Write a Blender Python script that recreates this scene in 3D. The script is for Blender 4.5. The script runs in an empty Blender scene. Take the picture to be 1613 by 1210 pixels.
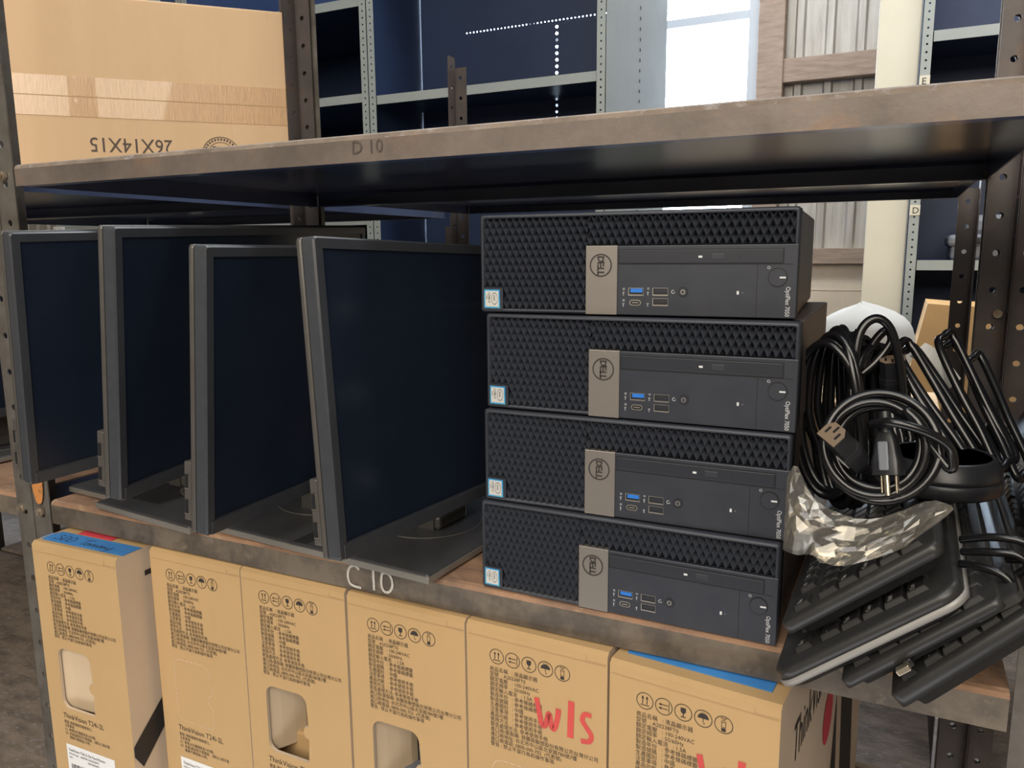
import bpy, bmesh, math, random
from mathutils import Vector, Matrix, noise as mnoise
random.seed(7)
S = bpy.context.scene
COL = S.collection
PI = math.pi
R = math.radians

# ------------------------------------------------------------------ camera
cam = bpy.data.cameras.new('camera')
cam.sensor_fit = 'HORIZONTAL'; cam.sensor_width = 36.0
cam.lens = 36.0 * 1240.26 / 1613.0
cam.clip_start = 0.02
cam_ob = bpy.data.objects.new('camera', cam); COL.objects.link(cam_ob)
cam_ob.location = (0.259799, -0.671703, 0.340140)
cam_ob.rotation_euler = (1.404504, 0.008465, 0.453711)
S.camera = cam_ob

# ------------------------------------------------------------------ world, lights, exposure
world = bpy.data.worlds.new('world'); S.world = world; world.use_nodes = True
bg = world.node_tree.nodes['Background']
bg.inputs[0].default_value = (0.70, 0.85, 1.0, 1.0); bg.inputs[1].default_value = 24.0
S.view_settings.view_transform = 'Standard'; S.view_settings.look = 'None'
S.view_settings.gamma = 1.0; S.view_settings.exposure = 0.0
S.view_settings.use_curve_mapping = False
S.cycles.use_denoising = True
S.cycles.max_bounces = 10; S.cycles.transparent_max_bounces = 24
S.cycles.sample_clamp_indirect = 6.0

def area(name, loc, target, sx, sy, power, color):
    l = bpy.data.lights.new(name, 'AREA'); l.shape = 'RECTANGLE'; l.size = sx; l.size_y = sy
    l.energy = power; l.color = color
    o = bpy.data.objects.new(name, l); COL.objects.link(o); o.location = loc
    o.rotation_euler = (Vector(target) - Vector(loc)).to_track_quat('-Z', 'Y').to_euler()
    return o
area('high_window_daylight', (0.35, -3.0, 1.95), (-0.1, 0.0, 0.1), 3.8, 1.9, 150, (1.0, 0.91, 0.78))
area('overhead_fill', (-0.2, -1.3, 3.2), (-0.2, 0.1, 0.0), 2.6, 1.2, 40, (0.88, 0.94, 1.0))  # unseen overhead fill light, coloured cool to tint the top faces
area('underside_fill', (-0.1, -0.75, -1.08), (-0.1, -0.35, 0.4), 2.4, 0.8, 17, (0.92, 0.94, 1.0))  # added fill light from below, aimed up to lift the shelf underside
area('aisle_fill', (-0.4, 1.75, 3.4), (-0.3, 2.3, 0.0), 4.6, 0.8, 190, (0.90, 0.95, 1.0))  # unseen fill light over the aisle, brightens the back wall and far units

# ------------------------------------------------------------------ materials
def mat(name, col, rough=0.6, metal=0.0, col2=None, scale=8.0, detail=6.0, lo=0.4, hi=0.65, bump=0.0, bscale=60.0,
        stretch=None, spec=None, coat=0.0, col3=None, scale3=30.0, lo3=.55, hi3=.7):
    m = bpy.data.materials.new(name); m.use_nodes = True
    nt = m.node_tree; b = nt.nodes['Principled BSDF']
    b.inputs['Base Color'].default_value = (*col, 1); b.inputs['Roughness'].default_value = rough
    b.inputs['Metallic'].default_value = metal
    if spec is not None: b.inputs['Specular IOR Level'].default_value = spec
    if coat: b.inputs['Coat Weight'].default_value = coat
    if col2 or bump or col3:
        tc = nt.nodes.new('ShaderNodeTexCoord'); mp = nt.nodes.new('ShaderNodeMapping')
        nt.links.new(tc.outputs['Object'], mp.inputs[0])
        if stretch: mp.inputs['Scale'].default_value = stretch
    def nz(sc, dt):
        n = nt.nodes.new('ShaderNodeTexNoise'); n.inputs['Scale'].default_value = sc
        n.inputs['Detail'].default_value = dt; n.inputs['Roughness'].default_value = .65
        nt.links.new(mp.outputs[0], n.inputs['Vector']); return n
    def mixc(a, bcol, n, l, h):
        mr = nt.nodes.new('ShaderNodeMapRange'); mr.inputs[1].default_value = l; mr.inputs[2].default_value = h
        nt.links.new(n.outputs[0], mr.inputs[0])
        mx = nt.nodes.new('ShaderNodeMix'); mx.data_type = 'RGBA'
        nt.links.new(mr.outputs[0], mx.inputs[0])
        if isinstance(a, tuple): mx.inputs[6].default_value = (*a, 1)
        else: nt.links.new(a, mx.inputs[6])
        mx.inputs[7].default_value = (*bcol, 1); return mx.outputs[2]
    out = col
    if col2: out = mixc(out, col2, nz(scale, detail), lo, hi)
    if col3: out = mixc(out, col3, nz(scale3, 4), lo3, hi3)
    if not isinstance(out, tuple): nt.links.new(out, b.inputs['Base Color'])
    if bump:
        bn = nt.nodes.new('ShaderNodeBump'); bn.inputs['Strength'].default_value = bump; bn.inputs['Distance'].default_value = .002
        nt.links.new(nz(bscale, 5).outputs[0], bn.inputs['Height']); nt.links.new(bn.outputs[0], b.inputs['Normal'])
    return m

M = dict(
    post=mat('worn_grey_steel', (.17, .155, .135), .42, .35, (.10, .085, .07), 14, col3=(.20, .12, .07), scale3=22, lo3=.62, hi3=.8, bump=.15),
    post_back=mat('brown_steel', (.076, .066, .064), .45, .3, (.115, .092, .082), 10, col3=(.15, .085, .05), scale3=25, lo3=.6, hi3=.8),  # brown rear posts, colour darkened to carry the shade below the upper shelf
    shelf=mat('dusty_shelf_steel', (.185, .150, .125), .50, .2, (.115, .092, .076), 9, col3=(.27, .15, .085), scale3=16, lo3=.56, hi3=.8, bump=.2, bscale=90),
    shelf_low=mat('grimy_shelf_steel', (.175, .142, .108), .48, .2, (.095, .078, .062), 16, lo=.42, hi=.58, col3=(.27, .22, .165), scale3=48, lo3=.6, hi3=.78, bump=.2, bscale=90),
    rust=mat('rusty_shelf_top', (.35, .20, .115), .75, .0, (.19, .115, .078), 22, col3=(.45, .31, .19), scale3=45, lo3=.56, hi3=.75, bump=.3, bscale=160, stretch=(.6, 1.6, 1)),
    dust=mat('dusty_lower_shelf', (.25, .195, .15), .8, .0, (.13, .10, .08), 14, col3=(.30, .27, .26), scale3=70, lo3=.55, hi3=.7, bump=.4, bscale=120, stretch=(1, 2.2, 1)),
    under=mat('shade_toned_steel', (.075, .10, .185), .22, .0, (.058, .078, .15), 5, spec=1.0),  # blue shade of the shelf undersides and inner faces, put into the colour
    bolt=mat('zinc_bolt', (.42, .36, .29), .4, .7, (.25, .17, .10), 60),
    orange_rust=mat('orange_rust_paint', (.50, .20, .05), .7, .0, (.20, .10, .05), 60, lo=.5, hi=.6),
    kraft=mat('kraft_cardboard', (.50, .325, .15), .78, .0, (.455, .29, .13), 5, lo=.3, hi=.7, bump=.06, bscale=30, stretch=(1, 1, .4)),
    carton_orange=mat('orange_tan_cardboard', (.66, .40, .17), .75, .0, (.60, .36, .15), 5),
    kraft_side=mat('pale_kraft_cardboard', (.66, .52, .38), .8, .0, (.61, .48, .35), 6),
    kraft_in=mat('inner_kraft_cardboard', (.55, .42, .28), .85),
    kraft_big=mat('tan_cardboard', (.68, .47, .28), .72, .0, (.62, .42, .24), 4, lo=.3, hi=.7, col3=(.50, .34, .20), scale3=7, lo3=.62, hi3=.85, bump=.12, bscale=26, stretch=(3, 1, .5)),
    tape=mat('clear_packing_tape', (.60, .37, .19), .12, .0, (.50, .31, .16), 40, coat=.6, bump=.25, bscale=70, stretch=(6, 1, .6)),
    ink=mat('black_print', (.028, .022, .018), .7),
    ink_soft=mat('faded_stencil_ink', (.085, .062, .05), .7),
    fold=mat('card_crease', (.42, .27, .13), .8),
    red_marker=mat('red_marker', (.60, .06, .045), .5, .0, (.50, .05, .04), 30),
    red_print=mat('red_print', (.62, .05, .07), .6),
    blue_tape=mat('blue_masking_tape', (.05, .24, .58), .55, .0, (.04, .20, .50), 20),
    label=mat('white_label', (.78, .78, .77), .35),
    chalk=mat('white_paint_pen', (.52, .49, .44), .7, .0, (.30, .27, .23), 120, lo=.5, hi=.7),
    pc=mat('black_matte_plastic', (.024, .027, .036), .42, .0, (.029, .032, .041), 40, bump=.05, bscale=900),
    pc_case=mat('black_painted_case', (.105, .082, .074), .40, .2, (.09, .072, .066), 30),
    grille=mat('grille_plastic', (.056, .062, .078), .30),
    grille_deep=mat('grille_recess', (.008, .009, .012), .5),
    badge=mat('champagne_grey_plate', (.25, .225, .20), .42, .55),
    drive=mat('drive_plastic', (.022, .024, .031), .36),
    usb_steel=mat('port_steel', (.62, .58, .52), .3, .9),
    usb_blue=mat('usb_blue_tongue', (.02, .16, .55), .4),
    hole=mat('port_dark', (.004, .004, .005), .6),
    white_ink=mat('white_print', (.60, .60, .60), .6),
    sticker=mat('silver_sticker', (.68, .66, .62), .35, .3),
    sticker_blue=mat('sticker_blue_edge', (.04, .30, .62), .35, .2, (.10, .45, .62), 80),
    bezel=mat('monitor_bezel', (.040, .043, .050), .36, .0, (.046, .049, .055), 60),
    housing=mat('monitor_housing', (.075, .069, .062), .34, .1, (.086, .080, .072), 30),
    screen=mat('dark_screen', (.010, .0155, .029), .24, .0, (.016, .024, .042), 3.0, lo=.45, hi=.8, spec=.4),
    base=mat('stand_base_plastic', (.048, .048, .052), .32, .1, (.064, .062, .062), 10),
    base_edge=mat('stand_base_edge', (.30, .28, .25), .3, .5),
    cable=mat('black_cable', (.007, .007, .008), .24, spec=.6),
    plug=mat('plug_plastic', (.014, .0145, .017), .34),
    conn_face=mat('connector_face', (.19, .135, .09), .5),
    prong=mat('brass_prong', (.62, .55, .42), .25, .9),
    kb=mat('keyboard_plastic', (.024, .0235, .023), .38, .0, (.029, .028, .027), 40, bump=.06, bscale=700),
    key=mat('key_plastic', (.026, .0255, .026), .30),
    kb_silver=mat('silver_trim', (.30, .285, .265), .5, .3),
    concrete=mat('concrete_floor', (.20, .18, .165), .85, .0, (.13, .115, .105), 5, col3=(.26, .24, .22), scale3=30, bump=.2),
    corr=mat('corrugated_sheet', (.48, .45, .40), .45, .2, (.35, .32, .275), 6, stretch=(4, 1, .4)),
    wood=mat('weathered_timber', (.38, .28, .21), .75, .0, (.28, .20, .145), 9, stretch=(1, 1, 6)),
    plaster=mat('beige_board', (.74, .62, .46), .8, .0, (.66, .54, .40), 4),
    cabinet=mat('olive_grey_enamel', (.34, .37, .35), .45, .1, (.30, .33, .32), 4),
    cabinet_in=mat('shade_toned_enamel', (.022, .040, .095), .5, .1, (.018, .034, .085), 4),  # same enamel inside the units, with their bluish shade put into the colour
    cream=mat('cream_panel', (.76, .71, .57), .55, .0, (.71, .66, .52), 3),
    frame_white=mat('window_frame_paint', (.50, .53, .55), .5),
    printer=mat('grey_office_machine', (.16, .17, .19), .5),
    ceiling=mat('roof_sheet', (.30, .29, .27), .7),
)
def clear_mat(name, tint, gloss, fac, rough=.08):
    m = bpy.data.materials.new(name); m.use_nodes = True; nt = m.node_tree
    nt.nodes.remove(nt.nodes['Principled BSDF']); out = nt.nodes['Material Output']
    t = nt.nodes.new('ShaderNodeBsdfTransparent'); t.inputs[0].default_value = (*tint, 1)
    g = nt.nodes.new('ShaderNodeBsdfGlossy'); g.inputs['Color'].default_value = (*gloss, 1); g.inputs['Roughness'].default_value = rough
    d = nt.nodes.new('ShaderNodeBsdfDiffuse'); d.inputs[0].default_value = (.62, .60, .55, 1)
    lw = nt.nodes.new('ShaderNodeLayerWeight'); lw.inputs[0].default_value = .35
    ma = nt.nodes.new('ShaderNodeMath'); ma.operation = 'MULTIPLY_ADD'; ma.inputs[1].default_value = .40; ma.inputs[2].default_value = fac
    nt.links.new(lw.outputs['Fresnel'], ma.inputs[0])
    m1 = nt.nodes.new('ShaderNodeMixShader'); m2 = nt.nodes.new('ShaderNodeMixShader'); m2.inputs[0].default_value = fac * .75
    nt.links.new(ma.outputs[0], m1.inputs[0]); nt.links.new(t.outputs[0], m1.inputs[1]); nt.links.new(g.outputs[0], m1.inputs[2])
    nt.links.new(m1.outputs[0], m2.inputs[1]); nt.links.new(d.outputs[0], m2.inputs[2]); nt.links.new(m2.outputs[0], out.inputs[0])
    return m
def translucent(name, col):
    m = bpy.data.materials.new(name); m.use_nodes = True; nt = m.node_tree
    nt.nodes.remove(nt.nodes['Principled BSDF']); out = nt.nodes['Material Output']
    d = nt.nodes.new('ShaderNodeBsdfDiffuse'); t = nt.nodes.new('ShaderNodeBsdfTranslucent'); mx = nt.nodes.new('ShaderNodeMixShader'); mx.inputs[0].default_value = .5
    for n in (d, t): n.inputs[0].default_value = (*col, 1)
    nt.links.new(d.outputs[0], mx.inputs[1]); nt.links.new(t.outputs[0], mx.inputs[2]); nt.links.new(mx.outputs[0], out.inputs[0]); return m
M['white_bag'] = translucent('thin_white_plastic', (.93, .91, .87))
M['clear'] = clear_mat('clear_plastic_film', (.93, .92, .89), (1, .95, .86), .075, .14)
M['sleeve'] = clear_mat('cloudy_plastic_sleeve', (.85, .88, .88), (1, 1, 1), .35, .2)
M['glass'] = clear_mat('window_glass', (.97, .98, 1.0), (1, 1, 1), .02, .02)

# ------------------------------------------------------------------ mesh builder
class MB:
    def __init__(s): s.bm = bmesh.new()
    def box(s, x0, x1, y0, y1, z0, z1, mi=0, mtx=None, bev=0.0, seg=2):
        vs = [s.bm.verts.new(Vector(c)) for c in ((x0,y0,z0),(x1,y0,z0),(x1,y1,z0),(x0,y1,z0),(x0,y0,z1),(x1,y0,z1),(x1,y1,z1),(x0,y1,z1))]
        fs = [s.bm.faces.new([vs[i] for i in f]) for f in ((0,3,2,1),(4,5,6,7),(0,1,5,4),(1,2,6,5),(2,3,7,6),(3,0,4,7))]
        for f in fs: f.material_index = mi
        if bev:
            ed = list({e for f in fs for e in f.edges})
            r = bmesh.ops.bevel(s.bm, geom=ed, offset=bev, segments=seg, affect='EDGES', profile=.5)
            for f in r['faces']: f.material_index = mi
            vs = list({v for f in r['faces'] for v in f.verts} | {v for v in vs if v.is_valid})
        if mtx: bmesh.ops.transform(s.bm, matrix=mtx, verts=vs)
        return s
    def poly(s, pts, mi=0):
        f = s.bm.faces.new([s.bm.verts.new(Vector(p)) for p in pts]); f.material_index = mi; return f
    def prism(s, pts, d, mi=0):
        """pts: 3D loop, d: extrusion vector"""
        d = Vector(d); n = len(pts)
        a = [s.bm.verts.new(Vector(p)) for p in pts]; b = [s.bm.verts.new(Vector(p) + d) for p in pts]
        fs = [s.bm.faces.new(a[::-1]), s.bm.faces.new(b)] + [s.bm.faces.new((a[i], a[(i+1) % n], b[(i+1) % n], b[i])) for i in range(n)]
        for f in fs: f.material_index = mi
        return s
    def cyl(s, c, ax, r, h, n=20, mi=0, r2=None):
        ax = Vector(ax).normalized(); c = Vector(c); r2 = r if r2 is None else r2
        u = ax.orthogonal().normalized(); v = ax.cross(u)
        ring = lambda cc, rr: [s.bm.verts.new(cc + rr*(math.cos(2*PI*i/n)*u + math.sin(2*PI*i/n)*v)) for i in range(n)]
        a = ring(c, r); b = ring(c + ax*h, r2)
        fs = [s.bm.faces.new(a[::-1]), s.bm.faces.new(b)] + [s.bm.faces.new((a[i], a[(i+1) % n], b[(i+1) % n], b[i])) for i in range(n)]
        for f in fs: f.material_index = mi
        return s
    def lathe(s, c, prof, n=40, mi=0):
        c = Vector(c); rings = []
        for r, z in prof: rings.append([s.bm.verts.new(c + Vector((r*math.cos(2*PI*i/n), r*math.sin(2*PI*i/n), z))) for i in range(n)])
        for a, b in zip(rings, rings[1:]):
            for i in range(n): s.bm.faces.new((a[i], a[(i+1) % n], b[(i+1) % n], b[i])).material_index = mi
        s.bm.faces.new(rings[0][::-1]).material_index = mi; s.bm.faces.new(rings[-1]).material_index = mi
        return s
    def tube(s, pts, r, n=10, mi=0, closed=False):
        pts = [Vector(p) for p in pts]; N = len(pts)
        T = [((pts[(i+1) % N] if closed or i < N-1 else pts[i]) - (pts[i-1] if closed or i > 0 else pts[i])).normalized() for i in range(N)]
        u = T[0].orthogonal().normalized(); rings = []
        for i in range(N):
            u = (u - T[i]*u.dot(T[i])).normalized(); v = T[i].cross(u)
            rings.append([s.bm.verts.new(pts[i] + r*(math.cos(2*PI*k/n)*u + math.sin(2*PI*k/n)*v)) for k in range(n)])
        for a, b in zip(rings, rings[1:] + ([rings[0]] if closed else [])):
            for k in range(n): s.bm.faces.new((a[k], a[(k+1) % n], b[(k+1) % n], b[k])).material_index = mi
        if not closed:
            s.bm.faces.new(rings[0][::-1]).material_index = mi; s.bm.faces.new(rings[-1]).material_index = mi
        return s
    def perf(s, o, u, v, w, pitch, n, r, mi=0, hx=None):
        """perforated strip: n square-ish cells along v, one round hole in each"""
        o, u, v = Vector(o), Vector(u), Vector(v); hx = w/2 if hx is None else hx
        k = 8
        for j in range(n):
            c = o + u*hx + v*(pitch*(j+.5))
            sq = [(w,.5),(w,1),(hx,1),(0,1),(0,.5),(0,0),(hx,0),(w,0)]
            A = [s.bm.verts.new(o + u*a + v*(pitch*(j+b))) for a, b in sq]
            B = [s.bm.verts.new(c + r*(math.cos(2*PI*i/k)*u + math.sin(2*PI*i/k)*v)) for i in range(k)]
            for i in range(k): s.bm.faces.new((A[i], A[(i+1) % k], B[(i+1) % k], B[i])).material_index = mi
        return s
    def text(s, body, size, o, u, v, mi=0, align='LEFT', sx=1.0):
        o, u, v = Vector(o), Vector(u), Vector(v)
        c = bpy.data.curves.new('tmp_text', 'FONT'); c.body = body; c.size = size; c.align_x = align; c.resolution_u = 2
        ob = bpy.data.objects.new('tmp_text', c); me = bpy.data.meshes.new_from_object(ob)
        vs = [s.bm.verts.new(o + u*(p.co.x*sx) + v*p.co.y) for p in me.vertices]
        for p in me.polygons:
            try: s.bm.faces.new([vs[i] for i in p.vertices]).material_index = mi
            except ValueError: pass
        bpy.data.objects.remove(ob); bpy.data.curves.remove(c); bpy.data.meshes.remove(me)
        return s
    def ribbon(s, pts, w, o, u, v, mi=0):
        """brush stroke along 2D points in the frame o,u,v"""
        o, u, v = Vector(o), Vector(u), Vector(v); P = [Vector((a, b)) for a, b in pts]; L = []
        for i, p in enumerate(P):
            t = (P[min(i+1, len(P)-1)] - P[max(i-1, 0)]).normalized(); n = Vector((-t.y, t.x))*w/2
            L.append((p+n, p-n))
        V = [[s.bm.verts.new(o + u*q.x + v*q.y) for q in ab] for ab in L]
        for a, b in zip(V, V[1:]): s.bm.faces.new((a[0], a[1], b[1], b[0])).material_index = mi
        return s
    def flat(s, pts, o, u, v, mi=0):
        o, u, v = Vector(o), Vector(u), Vector(v)
        return s.poly([o + u*a + v*b for a, b in pts], mi)
    def clip(s, planes):
        for co, no in planes:
            bmesh.ops.bisect_plane(s.bm, geom=s.bm.verts[:] + s.bm.edges[:] + s.bm.faces[:], plane_co=co, plane_no=no, clear_outer=True, dist=1e-7)
        return s
    def solid(s, th):
        s.bm.normal_update(); bmesh.ops.solidify(s.bm, geom=s.bm.faces[:], thickness=th); return s
    def build(s, name, mats, parent=None, smooth=False, label=None, weld=False, ang=38):
        if weld: bmesh.ops.remove_doubles(s.bm, verts=s.bm.verts[:], dist=1e-6)
        me = bpy.data.meshes.new(name)
        if smooth:
            for f in s.bm.faces: f.smooth = True
            for e in s.bm.edges:
                if len(e.link_faces) == 2 and e.calc_face_angle(0) > R(ang): e.smooth = False
        s.bm.to_mesh(me); s.bm.free()
        for m in (mats if isinstance(mats, (list, tuple)) else [mats]): me.materials.append(m)
        o = bpy.data.objects.new(name, me); COL.objects.link(o)
        if parent: o.parent = parent
        if label: o['label'] = label
        return o

X, Y, Z = Vector((1,0,0)), Vector((0,1,0)), Vector((0,0,1))
def tag(o, label, cat, group=None, kind=None):
    o['label'] = label; o['category'] = cat
    if group: o['group'] = group
    if kind: o['kind'] = kind
    return o
def struct(o, label=None, cat=None):
    o['kind'] = 'structure'
    if label: o['label'] = label
    if cat: o['category'] = cat
    return o
def thing(name, loc, label, cat, group=None, rz=0.0):
    o = bpy.data.objects.new(name, None); COL.objects.link(o); o.empty_display_size = .05
    o.location = loc; o.rotation_euler = (0, 0, rz)
    return tag(o, label, cat, group)
def copy_tree(o, parent=None):
    c = o.copy(); COL.objects.link(c); c.parent = parent
    for ch in [k for k in bpy.data.objects if k.parent == o]: copy_tree(ch, c)
    return c
def spline(P, k=8, closed=False):
    P = [Vector(p) for p in P]; N = len(P); out = []
    for i in range(N if closed else N-1):
        g = (lambda j: P[j % N]) if closed else (lambda j: P[max(0, min(N-1, j))])
        p0, p1, p2, p3 = g(i-1), g(i), g(i+1), g(i+2)
        for j in range(k):
            t = j/k
            out.append(.5*((2*p1) + (p2-p0)*t + (2*p0-5*p1+4*p2-p3)*t*t + (3*p1-p0-3*p2+p3)*t**3))
    if not closed: out.append(P[-1])
    return out
def spline2(P, k=6): return [(p.x, p.y) for p in spline([(a, b, 0) for a, b in P], k)]

# ------------------------------------------------------------------ the room
FZ = -1.12; WY = 4.0
b = MB(); b.box(-9, 6, -6, WY+.2, FZ-.05, FZ); struct(b.build('floor', M['concrete']))
b = MB(); b.box(-9, 6, -6, WY+.2, 4.2, 4.25); struct(b.build('ceiling', M['ceiling']))
b = MB(); b.box(-9.1, -9, -6, WY+.2, FZ, 4.2); struct(b.build('wall_left', M['plaster']))
b = MB(); b.box(6, 6.1, -6, WY+.2, FZ, 4.2); struct(b.build('wall_right', M['plaster']))
b = MB(); b.box(-9, 6, -6.1, -6, FZ, 4.2); struct(b.build('wall_front', M['plaster']))
W1 = (-2.5, -.53, .50, 2.35); W2 = (-5.75, -4.5, 1.2, 2.75)
# corrugated back wall around the two windows
def corr(mb, x0, x1, z0, z1, y):
    xs = []; x = x0; prof = [(0, 0), (.055, 0), (.066, -.02), (.098, -.02), (.109, 0), (.15, 0)]
    pts = []
    while x < x1:
        for a, d in prof[:-1]:
            if x + a <= x1: pts.append((x+a, y+d))
        x += .15
    pts.append((x1, y))
    V = [(mb.bm.verts.new((a, c, z0)), mb.bm.verts.new((a, c, z1))) for a, c in pts]
    for p, q in zip(V, V[1:]): mb.bm.faces.new((p[0], q[0], q[1], p[1]))
b = MB()
corr(b, -9, W2[0], .30, 4.2, WY); corr(b, W2[0], W2[1], .30, W2[2], WY); corr(b, W2[0], W2[1], W2[3], 4.2, WY)
corr(b, W2[1], W1[0], .30, 4.2, WY); corr(b, W1[0], W1[1], .30, W1[2], WY); corr(b, W1[0], W1[1], W1[3], 4.2, WY)
corr(b, W1[1], 6, .30, 4.2, WY)
struct(b.build('wall_back', M['corr']))
b = MB(); b.box(-9, 6, WY-.03, WY+.12, FZ, .262)
for k in range(30): b.box(-9+.5*k+.49, -9+.5*k+.494, WY-.031, WY-.02, FZ, .262)
b.box(-9, 6, WY-.033, WY-.02, .118, .124)
struct(b.build('trim_1', M['plaster']))
for i, (z0, z1, x0, x1) in enumerate([(.262, .345, -9, 6), (1.215, 1.335, W1[1]+.16, 6), (1.215, 1.335, W2[1]+.14, W1[0]-.12)]):
    b = MB(); b.box(x0, x1, WY-.09, WY-.021, z0, z1, bev=.004); struct(b.build('trim_%d' % (i+2), M['wood']))
b = MB(); b.box(W1[1]+.03, W1[1]+.165, WY-.11, WY-.005, -1.0, 4.2, bev=.006); struct(b.build('trim_5', M['wood']))
b = MB(); b.box(W2[1]+.05, W2[1]+.2, WY-.11, WY-.005, .35, 4.2, bev=.006); struct(b.build('trim_6', M['wood']))
def window(n, w, muls, muly):
    x0, x1, z0, z1 = w
    b = MB()
    for a in ((x0-.03, x0+.03, z0-.03, z1+.03), (x1-.03, x1+.03, z0-.03, z1+.03)): b.box(a[0], a[1], WY-.05, WY+.03, a[2], a[3], bev=.003)
    for a in ((z0-.04, z0+.02), (z1-.02, z1+.03)): b.box(x0-.03, x1+.03, WY-.055, WY+.03, a[0], a[1], bev=.003)
    for x in muls: b.box(x-.02, x+.02, WY-.03, WY+.02, z0, z1)
    for z in muly: b.box(x0, x1, WY-.03, WY+.02, z-.022, z+.022)
    o = struct(b.build('window_%d' % n, M['frame_white']))
    p = MB(); p.box(x0, x1, WY-.004, WY, z0, z1); g = p.build('pane', M['glass'], o); g['kind'] = 'structure'
window(1, W1, (-1.24, -1.86), (1.60,)); window(2, W2, (-5.12,), (2.0,))

# ------------------------------------------------------------------ steel racks
PW = .037
def angle_post(name, x, y, sx, sy, z0, z1, m, parent):
    """L-shaped perforated upright: corner edge at x,y; one flange runs along sx*X, the other along sy*Y"""
    pitch = .0508; n = int((z1-z0)/pitch)
    b = MB(); b.perf((x, y, z0), X*sx, Z, PW-.002, pitch, n, .0048)
    b.perf((x, y, z0+.0254), Y*sy, Z, PW-.002, pitch, n, .0048)
    b.solid(.0018)
    return b.build(name, m, parent)
def shelf(parent, x0, x1, y0, y1, z, lip, top, body, under, name='shelf'):
    b = MB(); t = .0022; r = .006
    b.box(x0, x1, y0+r, y1-r, z-t, z, 0)                                     # sheet
    for y, s in ((y0, 1), (y1, -1)):                                        # rounded lips and their returns
        prof = [(y+s*r, z), (y+s*r*.3, z-r*.3), (y, z-r), (y, z-lip), (y+s*.018, z-lip), (y+s*.018, z-lip+t), (y+s*t, z-lip+t), (y+s*t, z-r), (y+s*r, z-t)]
        pts = [(x0, a, c) for a, c in prof]
        b.prism(pts if s > 0 else pts, (x1-x0, 0, 0), 1)
    b.box(x0, x0+t, y0+r, y1-r, z-lip, z-t, 1); b.box(x1-t, x1, y0+r, y1-r, z-lip, z-t, 1)
    bmesh.ops.recalc_face_normals(b.bm, faces=b.bm.faces[:])
    for f in b.bm.faces:
        c = f.calc_center_median()
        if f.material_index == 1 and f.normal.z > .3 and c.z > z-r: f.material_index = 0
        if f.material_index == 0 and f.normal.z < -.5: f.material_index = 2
        elif f.material_index == 1 and c.y > y0+.001 and not (f.normal.z > .3 and c.z > z-r*1.2) and not (c.y > y1-.001): f.material_index = 2  # inward faces take the shade-toned colour
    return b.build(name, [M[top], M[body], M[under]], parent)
def rack(loc_x0, loc_x1, y0, y1, levels, label, z_top, posts='ABCD', front='post', rear='post_back', ztops=None):
    r = thing('storage_rack', (loc_x0, y0, FZ), label, 'shelving', 'perforated steel storage racks')
    inv = Matrix.Translation((-loc_x0, -y0, -FZ))
    made = []
    for k, (x, y, sx, sy) in dict(A=(loc_x0, y0, 1, 1), B=(loc_x1, y0, -1, 1), C=(loc_x0, y1, 1, -1), D=(loc_x1, y1, -1, -1)).items():
        if k not in posts: continue
        zt = (ztops or {}).get(k, z_top)
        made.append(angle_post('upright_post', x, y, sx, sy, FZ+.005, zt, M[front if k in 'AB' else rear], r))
    for (z, lip, top, body) in levels:
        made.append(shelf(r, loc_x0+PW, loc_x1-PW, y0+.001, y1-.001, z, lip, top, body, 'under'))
    for o in made: o.data.transform(inv)
    return r
XL, XR = -.832, .395
UZ, CZ, BZ = .459, 0.0, -.488
LV = [(UZ, .0280, 'dust', 'shelf'), (CZ, .0334, 'rust', 'shelf_low'), (BZ, .030, 'dust', 'shelf_low')]
main = rack(XL, XR, 0.0, .61, LV, 'wide steel rack bay holding the monitors and desktop computers, lettered C 10 and D 10', 1.35)
left = rack(XL-1.229, XL-.001, 0.0, .61, LV, 'steel rack bay at the left edge carrying the big tan carton', 1.35)
right = rack(XR+.001, XR+1.228, 0.0, .61, [(UZ, .028, 'dust', 'shelf'), (CZ, .0334, 'rust', 'shelf_low'), (BZ, .03, 'dust', 'shelf_low')], 'steel rack bay at the right edge beyond the keyboards', 1.35)
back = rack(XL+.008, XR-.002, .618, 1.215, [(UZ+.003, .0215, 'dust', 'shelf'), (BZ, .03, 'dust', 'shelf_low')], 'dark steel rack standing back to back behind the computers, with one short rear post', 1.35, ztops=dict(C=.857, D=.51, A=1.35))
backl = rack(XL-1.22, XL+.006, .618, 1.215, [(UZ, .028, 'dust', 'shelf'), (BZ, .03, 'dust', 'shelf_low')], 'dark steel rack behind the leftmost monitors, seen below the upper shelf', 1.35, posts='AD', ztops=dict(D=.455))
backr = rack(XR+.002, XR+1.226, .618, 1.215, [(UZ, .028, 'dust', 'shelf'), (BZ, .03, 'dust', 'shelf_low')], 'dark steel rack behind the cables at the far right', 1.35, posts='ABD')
def rk(o, p): return Vector(p) - o.location
# bolts on the posts
for r_, p in ((main, (-.815, -.001, -.018)), (left, (-.868+.012, -.001, -.018)), (main, (.378, -.001, -.018)), (main, (-.815, -.001, .445)), (left, (-.85, -.001, .40))):
    b = MB(); c = rk(r_, p); b.cyl(c, (0, -1, 0), .0075, .004, 6); b.cyl(c+Vector((0, -.004, 0)), (0, -1, 0), .0045, .003, 12)
    b.build('bolt', M['bolt'], r_)
for p in ((.30, .57, .52), (.375, .606, .50), (.36, .606, .44), (.385, .606, .25)):
    b = MB(); b.cyl(rk(main, p) , (0, -1, 0), .006, .006, 10); b.build('bolt', M['bolt'], main)
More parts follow.
